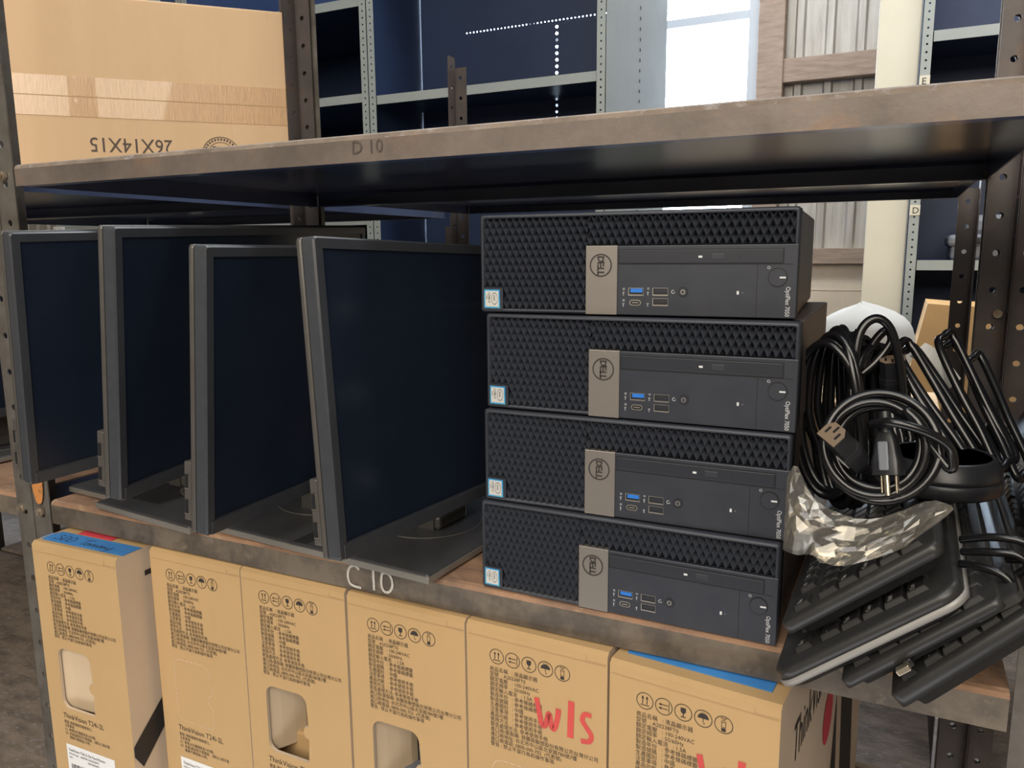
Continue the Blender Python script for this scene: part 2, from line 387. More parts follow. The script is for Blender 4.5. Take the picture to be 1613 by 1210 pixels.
# flaking orange paint on the front left post
b = MB(); o = rk(main, (0, -.0026, 0))
b.flat(spline2([(-.826, .052), (-.806, .05), (-.803, .03), (-.806, .005), (-.812, -.006), (-.822, -.004), (-.828, .02), (-.826, .052)][:-1], 3), o, X, Z)
b.build('rust_patch', M['orange_rust'], main)
# lettering on the shelf edges
shelves = [c for c in bpy.data.objects if c.parent == main and c.name.startswith('shelf')]
up_shelf, low_shelf = shelves[0], shelves[1]
b = MB(); b.text('D 10', .0185, rk(main, (-.2485, .0002, .4392)), X, Z, sx=1.05); b.build('shelf_lettering', M['ink_soft'], up_shelf, label='dark stencilled D 10')
b = MB(); o = rk(main, (-.279, .0002, -.030))
b.ribbon(spline2([(.018, .0215), (.012, .0255), (.005, .022), (.002, .013), (.004, .004), (.010, .001), (.020, .0005)]), .003, o, X, Z)
b.ribbon([(.037, .026), (.0375, .001)], .0032, o, X, Z)
b.ribbon(spline2([(.056, .024), (.0495, .023), (.0475, .012), (.050, .003), (.057, .0025), (.062, .010), (.061, .019), (.056, .0245), (.053, .0245)]), .003, o, X, Z)
b.build('shelf_lettering', M['chalk'], low_shelf, label='white hand painted C 10')
# scrap of paper on the lower left shelf
b = MB(); b.poly([(0, 0, 0), (.05, .01, .004), (.06, .035, .012), (.02, .03, .003)]); b.poly([(.05, .01, .004), (.085, .012, .001), (.06, .035, .012)])
o = b.build('paper_scrap', M['kraft_side']); o.location = (-1.10, .17, BZ+.001); tag(o, 'torn pale paper scrap on the dusty lower left shelf', 'paper')

# ------------------------------------------------------------------ monitor cartons on the lowest shelf
INFO = ['商品名稱   : 液晶顯示器', '型號  : A20238FT0', '額定電壓   : 100-240VAC', '額定頻率   : 50/60Hz', '額定輸入電流   : 1.5A',
        '製造年份   : 參考條碼標籤', '製造號碼   : 參考條碼標籤', '生產國別   : 中國', '注意事項   : 參考使用手冊', '產品功能   : 參考使用手冊',
        '使用方法   : 參考使用手冊', '緊急處理方法: 參考使用手冊', '進口商/委製廠: 荷蘭商聯想股份有限公司台灣分公司',
        '進口商地址: 台北市中山區北安路780號7樓', '進口商電話: 0800-000-702  (代表號)', '警告 : 禁止不當行為和操作事項']
WARN = ['警語: 使用過度恐傷害視力。', '注意事項:', '(1)  使用30分鐘請休息10分鐘。', '(2)  未滿2歲幼兒不看螢幕，2歲以上每天看', '      螢幕不要超過1小時。']
def ring2(c, r, w, n=28):
    o = [(c[0]+r*math.cos(2*PI*i/n), c[1]+r*math.sin(2*PI*i/n)) for i in range(n+1)]
    return [[o[i], o[i+1], (c[0]+(o[i+1][0]-c[0])*(r-w)/r, c[1]+(o[i+1][1]-c[1])*(r-w)/r), (c[0]+(o[i][0]-c[0])*(r-w)/r, c[1]+(o[i][1]-c[1])*(r-w)/r)] for i in range(n)]
def rect2(a, b, c, d): return [(a, b), (c, b), (c, d), (a, d)]
def draw_icons(b, o, u, v, r=.0083, step=.01825):
    """five round handling symbols: two arrows up, stacking arrows, glass, umbrella, stack limit"""
    def put(polys, cx):
        for p in polys: b.flat([(cx+x*r, y*r) for x, y in p], o, u, v)
    up = lambda x: [rect2(x-.05, -.35, x+.05, .35), [(x-.17, .28), (x+.17, .28), (x, .62)]]
    lf = lambda y: [rect2(-.3, y-.045, .45, y+.045), [(-.28, y-.16), (-.28, y+.16), (-.62, y)]]
    arc = lambda cx, cy, rr, a0, a1, n=12: [(cx+rr*math.cos(R(a0+(a1-a0)*i/n)), cy+rr*math.sin(R(a0+(a1-a0)*i/n))) for i in range(n+1)]
    S5 = [up(-.25)+up(.25)+[rect2(-.5, -.55, .5, -.45)],
          lf(.2)+lf(-.25)+[rect2(.55, -.55, .63, .55)],
          [[(-.3, .55), (-.3, .2)]+arc(0, .18, .3, 200, 340)[0:]+[(.3, .2), (.3, .55)], rect2(-.05, -.45, .05, 0), rect2(-.28, -.58, .28, -.47)],
          [arc(0, 0, .62, 0, 180), rect2(-.035, -.45, .035, .05), [(.035, -.5), (.0, -.58), (.12, -.62), (.22, -.5), (.17, -.45), (.1, -.53)]]+[rect2(x, .68+d, x+.05, .8+d) for x, d in ((-.3, -.05), (-.1, .02), (.12, .02), (.3, -.05))],
          [rect2(-.24, -.78, .24, -.38), rect2(-.24, -.3, -.18, .28), rect2(.18, -.3, .24, .28), rect2(-.24, .24, .24, .3), rect2(-.24, -.32, .24, -.27),
           [(-.34, .32), (-.26, .32), (.34, .78), (.26, .78)], [(.34, .32), (.26, .32), (-.34, .78), (-.26, .78)], rect2(-.34, .74, .34, .79)]]
    for k, g in enumerate(S5):
        cx = step*k
        for q in ring2((0, 0), 1.0, .085): b.flat([(cx+x*r, y*r) for x, y in q], o, u, v)
        put(g, cx)
HOLE = (.029, .092, -.235, -.147)    # x0,x1,z0,z1 measured from the top left corner
def hole_loop(W, grow=0):
    x0, x1, z0, z1 = HOLE; rr = .012
    L = []
    def arc(cx, cz, a0, a1, r_=rr):
        for i in range(6): a = R(a0+(a1-a0)*i/5); L.append((cx+r_*math.cos(a), cz+r_*math.sin(a)))
    arc(x0+rr, z0+rr, 180, 270); arc(x1-rr*.4, z0+rr*.4, 270, 360, rr*.4)
    zc = (z0+z1)/2 - .004
    for a in (-80, -130, -180, -230, -280): L.append((x1+.0005+.0075*math.cos(R(a)), zc+.0085*math.sin(R(a))))
    arc(x1-rr, z1-rr, 0, 90); arc(x0+rr, z1-rr, 90, 180)
    return L
def carton(x, y, yaw, ztop, W, hole, label, extra=''):
    H = ztop - BZ; D = .56
    t = thing('monitor_carton', (x, y, BZ), label, 'box', 'kraft monitor cartons on the lowest shelf', yaw)
    b = MB(); e = .004
    # front panel, with a real hand hole where it has been pushed in
    top = H - e
    outer = [(0, 0), (W, 0), (W, top), (0, top)]
    if hole == 'open':
        hl = [(a, c+H) for a, c in hole_loop(W)]
        ov = [b.bm.verts.new((p[0], 0, p[1])) for p in outer]; iv = [b.bm.verts.new((p[0], 0, p[1])) for p in hl]
        ed = [b.bm.edges.new((ov[i], ov[(i+1) % 4])) for i in range(4)] + [b.bm.edges.new((iv[i], iv[(i+1) % len(iv)])) for i in range(len(iv))]
        bmesh.ops.triangle_fill(b.bm, use_beauty=True, use_dissolve=False, edges=ed, normal=(0, -1, 0))
        iw = [b.bm.verts.new((p[0], .004, p[1])) for p in hl]
        for i in range(len(iv)): b.bm.faces.new((iv[i], iv[(i+1) % len(iv)], iw[(i+1) % len(iv)], iw[i])).material_index = 1
    else: b.poly([(p[0], 0, p[1]) for p in outer])
    b.poly([(0, 0, top), (W, 0, top), (W, e, H), (0, e, H)])
    b.poly([(0, e, H), (W, e, H), (W, D, H), (0, D, H)])
    for xx in (0, W): b.poly([(xx, 0, 0), (xx, 0, top), (xx, e, H), (xx, D, H), (xx, D, 0)], 1)
    b.poly([(0, D, 0), (W, D, 0), (W, D, H), (0, D, H)]); b.poly([(0, 0, 0), (W, 0, 0), (W, D, 0), (0, D, 0)])
    bmesh.ops.remove_doubles(b.bm, verts=b.bm.verts[:], dist=1e-5); bmesh.ops.recalc_face_normals(b.bm, faces=b.bm.faces[:])
    body = b.build('body', [M['kraft'], M['kraft_side']], t)
    f = -.00035
    # the top front fold and the corner flap edge
    b = MB(); b.flat([(.002, H-.0135), (W-.002, H-.0135), (W-.002, H-.0128), (.002, H-.0128)], (0, f, 0), X, Z)
    b.build('fold_line', M['fold'], t)
    b = MB(); b.flat([(W-.022, H-.0125), (W-.0008, H-.0125), (W-.0008, H-.0118), (W-.0212, H-.0118), (W-.0212, H-.0062), (W-.022, H-.0062)], (0, f*1.3, 0), X, Z); b.build('corner_flap_edge', M['fold'], t)
    if hole == 'open':
        b = MB(); x0, x1, z0, z1 = HOLE
        pr = [(x0-.002, .005), (x0+.006, .018), (x0+.014, .033), (x0+.020, .046), (x0+.022, .056)] if extra != 'full' else [(x0-.002, .005), (x0+.012, .011), (x0+.045, .013), (x0+.058, .018), (x0+.058, .02)]
        for p, q in zip(pr, pr[1:]): b.poly([(p[0], p[1], H+z0-.006), (q[0], q[1], H+z0-.006), (q[0], q[1], H+z1+.004), (p[0], p[1], H+z1+.004)])
        b.build('hand_hole_flap', M['kraft_in'], t)
        b = MB(); b.box(.004, W-.004, .060, .12, H-.27, H-.212); b.box(.004, W-.004, .034, .058, H-.275, H-.226, bev=.003)
        if extra == 'bag': b.lathe((.090, .055, H-.27), [(.020, 0), (.030, .05), (.026, .09), (.031, .12), (.020, .15)], 18)
        b.build('packing_insert', [M['kraft']] if extra != 'bag' else [M['printer']], t)
    elif hole == 'scored':
        b = MB(); hl = hole_loop(W); n = len(hl)
        for i in range(n):
            p, q = Vector(hl[i]), Vector(hl[(i+1) % n]); d = q-p; k = max(1, int(d.length/.007))
            for j in range(k):
                a = p+d*(j+.12)/k; c = p+d*(j+.88)/k; b.ribbon([a, c], .0007, (0, f, H), X, Z)
        b.build('hand_hole_score', M['kraft_side'], t)
    b = MB(); draw_icons(b, (.0355, f, H-.0315), X, Z); b.build('handling_symbols', M['ink'], t)
    b = MB()
    for i, s in enumerate(INFO): b.text(s, .0056, (.0272, f, H-.0478-i*.00562), X, Z, sx=.94)
    b.build('printed_information', M['ink'], t); b = MB()
    b.text('ThinkVision T24i-2L', .0105, (.027, f, H-.2505), X, Z, sx=.93)
    for i, s in enumerate(WARN): b.text(s, .0052, (.0275, f, H-.2585-i*.0056), X, Z, sx=.9)
    b.build('printed_title', M['ink'], t)
    b = MB(); b.box(.027, .122, -.0008, -.0002, H-.40, H-.2905, 0)
    lf = -.0011
    b.text('ThinkVision T24i-2L Flat Panel Monitor', .0056, (.031, lf, H-.3), X, Z, 1, sx=.82)
    b.text('MTM (Model)    63B0MAR1US/A20238FT0', .0040, (.031, lf, H-.3055), X, Z, 1, sx=.85)
    b.text('S/N                          VKPA0KWD', .0042, (.031, lf, H-.311), X, Z, 1)
    rr = random.Random(5)
    for z0 in (-.326, -.345):
        xx = .034
        while xx < .086:
            w = rr.choice((.0006, .0006, .0012, .0018)); b.flat(rect2(xx, z0, xx+w, z0+.007), (0, lf, H), X, Z, 1); xx += w+rr.choice((.0006, .0012))
    b.build('barcode_label', [M['label'], M['ink']], t, label='white barcode label')
    return t, H, W, f
CART = [(-.7655, -.050, R(1.5), -.0375, .160, 'open', 'kraft monitor carton with blue tape on its top, leftmost in the row', 'full'),
        (-.5945, -.004, R(0.3), -.0350, .1555, 'scored', 'kraft monitor carton with hand hole unopened, second from the left', ''),
        (-.4375, -.003, 0.0, -.0350, .1565, 'open', 'kraft monitor carton with an open hand hole showing folded card inside, third from left', ''),
        (-.2750, -.006, R(-1.0), -.0350, .1530, 'open', 'kraft monitor carton with dark wrapped foot in its hand hole, below C 10', 'bag'),
        (-.1195, -.009, R(-1.5), -.0350, .1550, 'scored', 'kraft monitor carton marked red W/S, left one of the two', ''),
        (.0395, -.018, R(-5.4), -.0365, .1560, 'scored', 'kraft monitor carton with red W/S and a printed side, rightmost in the row', '')]
cartons = [carton(*a) for a in CART]
# coloured things on single cartons
t, H, W, f = cartons[0]
b = MB(); b.box(.008, W+.0005, .010, .040, H+.0003, H+.0010); b.poly([(.008, .012, H+.0008), (.008, .036, H+.0008), (-.006, .034, H-.001), (-.007, .016, H-.002)])
b.build('masking_tape', M['blue_tape'], t, label='blue masking tape strip')
b = MB(); o = (0, .010, H+.0013)
hand = [[(.030, .019), (.024, .021), (.023, .0165), (.030, .013), (.028, .007), (.021, .008)], [(.034, .006), (.036, .020), (.041, .019), (.043, .012), (.039, .007), (.034, .006)], [(.046, .006), (.048, .020), (.054, .018), (.056, .011), (.051, .006), (.046, .006)],
        [(.068, .020), (.086, .022)], [(.078, .021), (.075, .005)], [(.086, .013), (.081, .011), (.081, .006), (.086, .007), (.088, .013), (.089, .006)],
        [(.092, .006), (.093, .013), (.096, .011), (.097, .006), (.099, .012), (.102, .011), (.103, .006)], [(.106, .006), (.107, .013), (.110, .011), (.111, .006), (.113, .012), (.116, .011), (.117, .006)], [(.120, .013), (.121, .007), (.126, .008), (.128, .014), (.126, .003), (.121, -.001)]]
for s in hand: b.ribbon(spline2(s, 5), .0011, o, X, Y)
b.build('tape_writing', M['ink'], t, label='black handwriting SDD Tammy')
b = MB(); b.box(.035, .10, .043, .07, H+.0003, H+.0012); b.build('red_sticker', M['red_print'], t)
b = MB(); g = W+.0006; b.poly([(g, .0008, H-.262), (g, .0008, H-.276), (g, .013, H-.297), (g, .11, H-.20), (g, .11, H-.162)]); b.build('black_stripe', M['ink'], t)
b = MB(); b.poly([(g, .041, H-.031), (g, .060, H-.031), (g, .060, H-.038), (g, .041, H-.038)]); b.build('black_mark', M['ink'], t)
def wslash(t, H, f, ox, oz, k):
    b = MB(); o = (ox, f*1.6, H+oz)
    for s, w in (([(0, .040), (.0035, .022), (.006, .012), (.010, .012), (.014, .026), (.0165, .013), (.020, .011), (.0235, .024), (.0245, .034)], .0058),
                 ([(.0385, .046), (.0375, .006)], .0068),
                 ([(.060, .036), (.053, .036), (.0505, .029), (.055, .022), (.060, .015), (.058, .008), (.049, .006)], .0052)):
        b.ribbon([(x*k, y*k) for x, y in spline2(s, 6)], w*k, o, X, Z)
    b.build('marker_writing', M['red_marker'], t, label='red marker W/S')
wslash(cartons[4][0], cartons[4][1], cartons[4][3], .0805, -.1035, .98)
wslash(cartons[5][0], cartons[5][1], cartons[5][3], .0880, -.1060, .98)
t, H, W, f = cartons[5]
b = MB(); b.text('ThinkVision', .060, (W+.0006, .060, H-.092), Y, Z, sx=.62); b.build('side_print', M['ink'], t, label='large printed wordmark in black')
b = MB(); g = W+.0007; b.poly([(g, .253+.030*math.cos(2*PI*k/28), H-.146+.032*math.sin(2*PI*k/28)) for k in range(28)]); b.build('side_dot', M['red_print'], t, label='crimson printed oval')
b = MB(); b.poly([(g, .315, H-.150), (g, .355, H-.36), (g, .275, H-.36)]); b.build('side_wedge', M['ink'], t)
b = MB(); b.poly([(g, .335, H-.05), (g, .42, H-.05), (g, .50, H-.40), (g, .40, H-.40)]); b.build('side_stripe', M['ink'], t)
b = MB(); b.box(.01, W-.012, .0185, .05, H+.0003, H+.0012); b.build('masking_tape', M['blue_tape'], t, label='blue masking tape strip')

# ------------------------------------------------------------------ big tan carton on the upper shelf of the left bay
a = R(46.0); t = thing('shipping_carton', (-1.322, .112, UZ), 'big tan shipping carton with taped seam and upside-down 26X14X15, on the upper left shelf', 'box', None, a)
W, H, D = .680, .345, .36
b = MB(); b.box(0, W, 0, D, .001, H, bev=.004); b.build('body', M['kraft_big'], t)
b = MB(); z = .167
b.box(-.001, W+.001, -.0008, -.0001, z-.035, z+.035); b.build('packing_tape', M['tape'], t)
b = MB(); b.flat(rect2(.002, z-.0007, W-.002, z+.0007), (0, -.0011, 0), X, Z); b.build('seam', M['fold'], t)
b = MB(); b.text('26X14X15', .037, (.462, -.0006, .096), -X, -Z, sx=.88); b.build('stencil_text', M['ink_soft'], t, label='upside-down 26X14X15')
b = MB(); c = (.548, .070)
for r_, w in ((.036, .0014), (.026, .0010)):
    for q in ring2(c, r_, w, 36): b.flat(q, (0, -.0006, 0), X, Z)
for i in range(15): 
    A = R(15+i*10.5); b.flat([(c[0]+rr*math.cos(A+d), c[1]+rr*math.sin(A+d)) for rr, d in ((.029, -.05), (.033, -.05), (.033, .05), (.029, .05))], (0, -.0006, 0), X, Z)
for k, zz in enumerate((.014, .006, -.002, -.010, -.018)): 
    for dx in (-.016, -.006, .005): b.flat(rect2(c[0]+dx, c[1]+zz, c[0]+dx+.008, c[1]+zz+.0035), (0, -.0006, 0), X, Z)
b.build('round_stamp', M['ink_soft'], t, label='round box maker stamp')

# ------------------------------------------------------------------ monitors
PWD, PHT = .5004, .2925
def rrect(w0, h0, w1, h1, r, n=5):
    L = []
    for cx, cz, a0 in ((w1-r, h0+r, -90), (w1-r, h1-r, 0), (w0+r, h1-r, 90), (w0+r, h0+r, 180)):
        for i in range(n+1): A = R(a0+90*i/n); L.append((cx+r*math.cos(A), cz+r*math.sin(A)))
    return L
def loft(b, loops, mi=0, cap0=True, cap1=True):
    V = [[b.bm.verts.new(p) for p in L] for L in loops]; n = len(V[0])
    for A, B in zip(V, V[1:]):
        for i in range(n): b.bm.faces.new((A[i], A[(i+1) % n], B[(i+1) % n], B[i])).material_index = mi
    if cap0: b.bm.faces.new(V[0][::-1]).material_index = mi
    if cap1: b.bm.faces.new(V[-1]).material_index = mi
def lp(w0, h0, w1, h1, r, y): return [(a, y, c) for a, c in rrect(w0, h0, w1, h1, r)]
def make_monitor():
    t = thing('monitor', (0, 0, 0), 'x', 'monitor', 'monitors standing on the C 10 shelf')
    # panel frame: x along the width, y backwards, z up, origin at the front lower left corner
    b = MB(); w, h = PWD, PHT
    loft(b, [lp(0, 0, w, h, .004, .0148), lp(0, 0, w, h, .004, .0205), lp(.0012, .0012, w-.0012, h-.0012, .004, .0215), lp(.03, .03, w-.03, h-.02, .01, .028), lp(.10, .05, w-.10, h-.05, .015, .042)])
    loft(b, [lp(.0001, .0001, w-.0001, h-.0001, .004, .0132), lp(.0001, .0001, w-.0001, h-.0001, .004, .0149)], 1)   # seam groove
    panel = b.build('rear_housing', [M['housing'], M['hole']], t, True)
    b = MB(); bw, ch = .0105, .0155
    loft(b, [lp(0, 0, w, h, .004, .0134), lp(0, 0, w, h, .004, .0018), lp(.0016, .0016, w-.0016, h-.0016, .0032, 0)], cap0=True, cap1=False)
    o_ = lp(.0016, .0016, w-.0016, h-.0016, .0032, 0); i_ = [(min(max(p[0], bw), w-bw), 0, min(max(p[2], ch), h-bw)) for p in o_]; j_ = [(p[0], .0016, p[2]) for p in i_]
    loft(b, [o_, i_, j_], cap0=False, cap1=False)
    b.bm.normal_update()
    bmesh.ops.remove_doubles(b.bm, verts=b.bm.verts[:], dist=1e-6)
    bz = b.build('front_bezel', [M['bezel']], panel, True)
    b = MB(); b.box(bw-.001, w-bw+.001, .0014, .003, ch-.001, h-bw+.001); b.build('screen', M['screen'], panel)
    b = MB(); b.box(.006, w-.006, -.0012, .0002, .0005, ch-.0012, bev=.0006); b.build('chin_strip', M['bezel'], panel)
    b = MB(); b.box(.0005, .05, .0215, .031, .012, .075, bev=.0015)
    hub = b.build('usb_hub', M['housing'], panel)
    for z0 in (.047, .020):
        b = MB(); b.box(-.0002, .012, .0235, .0292, z0, z0+.0145, 0); b.box(-.0006, .004, .0232, .0295, z0-.0008, z0, 1); b.box(-.0006, .004, .0232, .0238, z0, z0+.0145, 1)
        b.box(-.0004, .008, .0248, .0266, z0+.002, z0+.0125, 2)
        b.build('usb_port', [M['hole'], M['usb_steel'], M['usb_blue'] if 0 else M['plug']], hub)
    b = MB(); b.box(-.10, .10, -.14, .14, .0035, .0125, 0, bev=.004, seg=3)
    base = b.build('stand_base', M['base'], t, True)
    b = MB(); b.box(-.1005, .1005, -.1405, .1405, .0024, .0100, 0, bev=.0012); b.build('base_rim', M['base_edge'], base)
    b = MB(); b.cyl((0, 0, .0125), Z, .0655, .0004, 48); b.cyl((0, 0, .0126), Z, .0645, .0006, 48, 1); b.build('swivel_ring', [M['base_edge'], M['base']], base)
    for sx in (-1, 1):
        for sy in (-1, 1):
            b = MB(); b.cyl((sx*.08, sy*.115, 0), Z, .008, .0035, 14); b.build('foot', M['cable'], base)
    b = MB(); b.prism([(-.052, -.032, .013), (-.052, .032, .013), (-.028, .032, .013), (-.028, -.032, .013)], (.006, 0, .26)); b.box(-.05, -.02, -.03, .03, .013, .03, bev=.004)
    b.build('stand_riser', M['housing'], t)
    return t
def panel_matrix(x, y, z, a, tl, g):
    a, tl, g = R(a), R(tl), R(g)
    u = Vector((math.cos(a), math.sin(a), 0)); n = Vector((math.sin(a), -math.cos(a), 0))
    v = math.cos(tl)*Z - math.sin(tl)*n
    u, v = math.cos(g)*u + math.sin(g)*v, math.cos(g)*v - math.sin(g)*u
    n = u.cross(v)
    m = Matrix.Identity(4); m.col[0][:3] = u; m.col[1][:3] = -n; m.col[2][:3] = v; m.col[3][:3] = (x, y, z)
    return m, u, v, n
MON = [((-.1789, -.1324, .0639, 86.05, 4.17, -1.56), (-.246, .125, -4), 'monitor with dusty screen standing left of the computer stack'),
       ((-.3553, -.1226, .0569, 92.09, -4.77, -.22), (-.415, .138, -4.5), 'monitor standing second from the computer stack, its lower corner lowest of the row'),
       ((-.4798, -.1237, .0775, 96.87, -6.45, 1.56), (-.585, .130, -6), 'monitor standing third from the computer stack, above the second carton'),
       ((-.6383, -.1206, .0750, 84.04, -6.92, 1.89), (-.693, .168, -4), 'monitor in front of the left upright, furthest left on the C 10 shelf'),
       ((-1.105, -.100, .0700, 88.0, -2.0, 0.0), (-1.16, .150, 0), 'monitor mostly hidden behind the left upright, on the next bay')]
mon0 = make_monitor()
for i, (pp, (bx, by, ba), lab) in enumerate(MON):
    t = mon0 if i == 0 else copy_tree(mon0)
    t.location = (bx, by, 0); t['label'] = lab
    if i == 4: t['group'] = 'monitors on the neighbouring shelf'
    m, u, v, n = panel_matrix(*pp)
    for c in [k for k in bpy.data.objects if k.parent == t]:
        if c.name.startswith('rear_housing'): c.matrix_local = Matrix.Translation(-t.location) @ m
        elif c.name.startswith('stand_base'): c.rotation_euler = (0, 0, R(ba))
        else:
            # the riser reaches from the base to the back of the panel
            cen = m @ Vector((PWD/2, .042, PHT*.5)) - t.location
            c.rotation_euler = (0, 0, math.atan2(n.y, n.x))
            d = (Vector((cen.x, cen.y, 0))); f = Vector((n.x, n.y, 0)).normalized()
            c.location = Vector((cen.x, cen.y, 0)) - f*(-.027+.004) - Vector((0, 0, 0))

# ------------------------------------------------------------------ desktop computers lying on their sides
CW, CH, CD = .290, .0926, .292
def lattice(b, x0, x1, z0, z1, px=.00672, pz=.0139, yb=.0105, yf=.0004):
    """diamond grille: pyramid pits behind, raised ridges in front"""
    nx = int((x1-x0)/px)+3; nz = int((z1-z0)/pz)+3; q = MB()
    for j in range(-1, nz*2):
        for i in range(-1, nx):
            cx = x0 + (i + (.5 if j % 2 else 0))*px; cz = z0 + j*pz/2
            c = q.bm.verts.new((cx, yb, cz+pz*.10)); r_ = [q.bm.verts.new(p) for p in ((cx+px/2, yf+.0030, cz), (cx, yf+.0030, cz+pz/2), (cx-px/2, yf+.0030, cz), (cx, yf+.0030, cz-pz/2))]
            for k in range(4): q.bm.faces.new((r_[k], r_[(k+1) % 4], c)).material_index = 0
    hw = .00075; L = 2.2*max(x1-x0, z1-z0)
    for s in (1, -1):
        d = Vector((px/2, 0, s*pz/2)).normalized(); nn = Vector((-d.z, 0, d.x))
        i0 = -int((z1-z0)/pz)-4
        for i in range(i0, nx - i0):
            p = Vector((x0 + i*px + px/2, 0, z0 if s > 0 else z0))
            if s < 0: p = Vector((x0 + i*px + px/2, 0, z0))
            A = p - d*.004*0 ; 
            span = (z1-z0+.004)/abs(d.z)
            a0 = A - d*.003 if s > 0 else A + d*.003
            a1 = A + d*span if s > 0 else A - d*span
            v = [q.bm.verts.new(k) for k in (a0+nn*hw+Y*(yf+.0034), a0+Y*yf, a0-nn*hw+Y*(yf+.0034), a1+nn*hw+Y*(yf+.0034), a1+Y*yf, a1-nn*hw+Y*(yf+.0034))]
            q.bm.faces.new((v[0], v[1], v[4], v[3])).material_index = 0; q.bm.faces.new((v[1], v[2], v[5], v[4])).material_index = 0
    q.clip([((x0,0,0), (-1,0,0)), ((x1,0,0), (1,0,0)), ((0,0,z0), (0,0,-1)), ((0,0,z1), (0,0,1))])
    me = bpy.data.meshes.new('tmp'); q.bm.to_mesh(me); q.bm.free(); b.bm.from_mesh(me); bpy.data.meshes.remove(me)
def make_pc():
    t = thing('desktop_computer', (0, 0, 0), 'x', 'computer', 'slim desktop computers stacked on their sides')
    w, h, d = CW, CH, CD
    b = MB(); b.box(.0015, w-.0015, .026, d, .0008, h-.0008, bev=.0015); b.box(.0008, w-.0008, .034, .0352, .0004, h-.0004); b.build('case', M['pc_case'], t)
    b = MB()                                                     # bezel shell: frame round the front, closed behind
    loft(b, [lp(0, 0, w, h, .003, .026), lp(0, 0, w, h, .003, .0018), lp(.0016, .0016, w-.0016, h-.0016, .0022, 0), lp(.0034, .0034, w-.0034, h-.0034, .0016, 0), lp(.0034, .0034, w-.0034, h-.0034, .0016, .0118)], cap0=True, cap1=True)
    front = b.build('front_bezel', M['pc'], t, True)
    b = MB(); b.box(.004, w-.004, .0115, .0125, .004, h-.004, 0)
    b.build('grille_backing', M['grille_deep'], front)
    b = MB(); lattice(b, .0034, .107, .0034, h-.0034); lattice(b, .107, w-.0036, .0628, h-.0034)
    b.build('grille', M['grille'], front)
    b = MB(); b.box(.1363, w-.0002, -.0002, .0075, .0004, .0622, bev=.0008); b.box(.2575, .2580, -.0004, .0004, .001, .0455, 1); b.box(.1363, w-.004, -.0004, .0004, .0455, .0460, 1)
    b.build('control_panel', [M['pc'], M['hole']], front)
    b = MB(); b.box(.1068, .1366, -.0010, .0075, .0002, .0624, bev=.0006); plate = b.build('badge_plate', M['badge'], front, label='champagne grey badge plate')
    b = MB(); c = (.1212, .0448); o = (0, -.0013, 0)
    for q in ring2(c, .0104, .0012, 40): b.flat(q, o, X, Z)
    # the word reads downwards, with its slanted E
    K = lambda pts: b.flat([(c[0]+p*1.12, c[1]+q_*1.12) for p, q_ in pts], o, X, Z)
    K(rect2(-.0029, .0060, .0029, .0073))                                                        # D
    for i in range(8):
        A0, A1 = R(-90+i*22.5), R(-90+(i+1)*22.5)
        K([(.0029*math.sin(A0), .0066-.0043*math.cos(A0)), (.0029*math.sin(A1), .0066-.0043*math.cos(A1)), (.0017*math.sin(A1), .0062-.0026*math.cos(A1)), (.0017*math.sin(A0), .0062-.0026*math.cos(A0))])
    for dx in (-.0029, -.0006, .0017):                                                           # slanted E
        K([(dx, .0022+dx*.45), (dx+.0012, .0022+dx*.45), (dx+.0012, -.0016+dx*.45), (dx, -.0016+dx*.45)])
    K([(-.0029, .0024), (.0029, .0034), (.0029, .0022), (-.0029, .0010)])
    for q0 in (-.0018, -.0050):                                                                  # L L
        K(rect2(-.0029, q0-.0012, .0029, q0)); K(rect2(-.0029, q0-.0029, -.0017, q0))
    b.build('round_logo', M['ink'], plate)
    b = MB(); b.box(.1375, .2785, -.0008, .003, .0462, .0588, 1); b.box(.1381, .2779, -.0013, .003, .0469, .0581, 0, bev=.0003)
    drv = b.build('optical_drive', [M['drive'], M['hole']], front)
    b = MB(); b.box(.2190, .2307, -.0017, 0, .0500, .0548, 0, bev=.0004); b.build('eject_button', M['pc'], drv)
    b = MB(); b.box(.2085, .2118, -.0016, 0, .0512, .0530, 0); b.build('drive_lamp', M['white_ink'], drv)
    b = MB(); b.cyl((.2425, -.00135, .0523), -Y, .0006, .0002, 10); b.build('pinhole', M['hole'], drv)
    b = MB(); b.cyl((.2743, .0005, .0346), -Y, .0080, .0009, 40, 1); b.cyl((.2743, .0, .0346), -Y, .0072, .0011, 40, 0); b.box(.2758, .2807, -.0013, -.001, .0339, .0353, 2)
    b.build('power_button', [M['pc'], M['hole'], M['white_ink']], front)
    for (x0, z0, z1, kind, nm) in ((.1468, .0178, .0248, 1, 'usb_port'), (.1688, .0180, .0250, 0, 'usb_port'), (.1690, .0090, .0158, 0, 'usb_port')):
        b = MB(); x1 = x0+.0139
        b.box(x0, x1, -.0004, .001, z0, z1, 1); b.box(x0+.0007, x1-.0003, -.0006, .001, z0+.0012, z1-.0004, 0)
        b.box(x0+.0022, x1-.0008, -.0008, .001, z0+(.0030 if kind else .0028), z1-(.0006 if kind else .0012), 2)
        b.build(nm, [M['hole'], M['usb_steel'], M['usb_blue'] if kind else M['drive']], front, label='blue USB port' if kind else None)
    b = MB(); loft(b, [lp(.1480, .0090, .1586, .0142, .0025, .001), lp(.1480, .0090, .1586, .0142, .0025, -.0004)], 1); loft(b, [lp(.1488, .0098, .1578, .0134, .0018, .001), lp(.1488, .0098, .1578, .0134, .0018, -.0006)], 0); b.box(.1503, .1563, -.0008, .001, .0112, .0121, 1)
    b.build('usb_c_port', [M['hole'], M['usb_steel']], front)
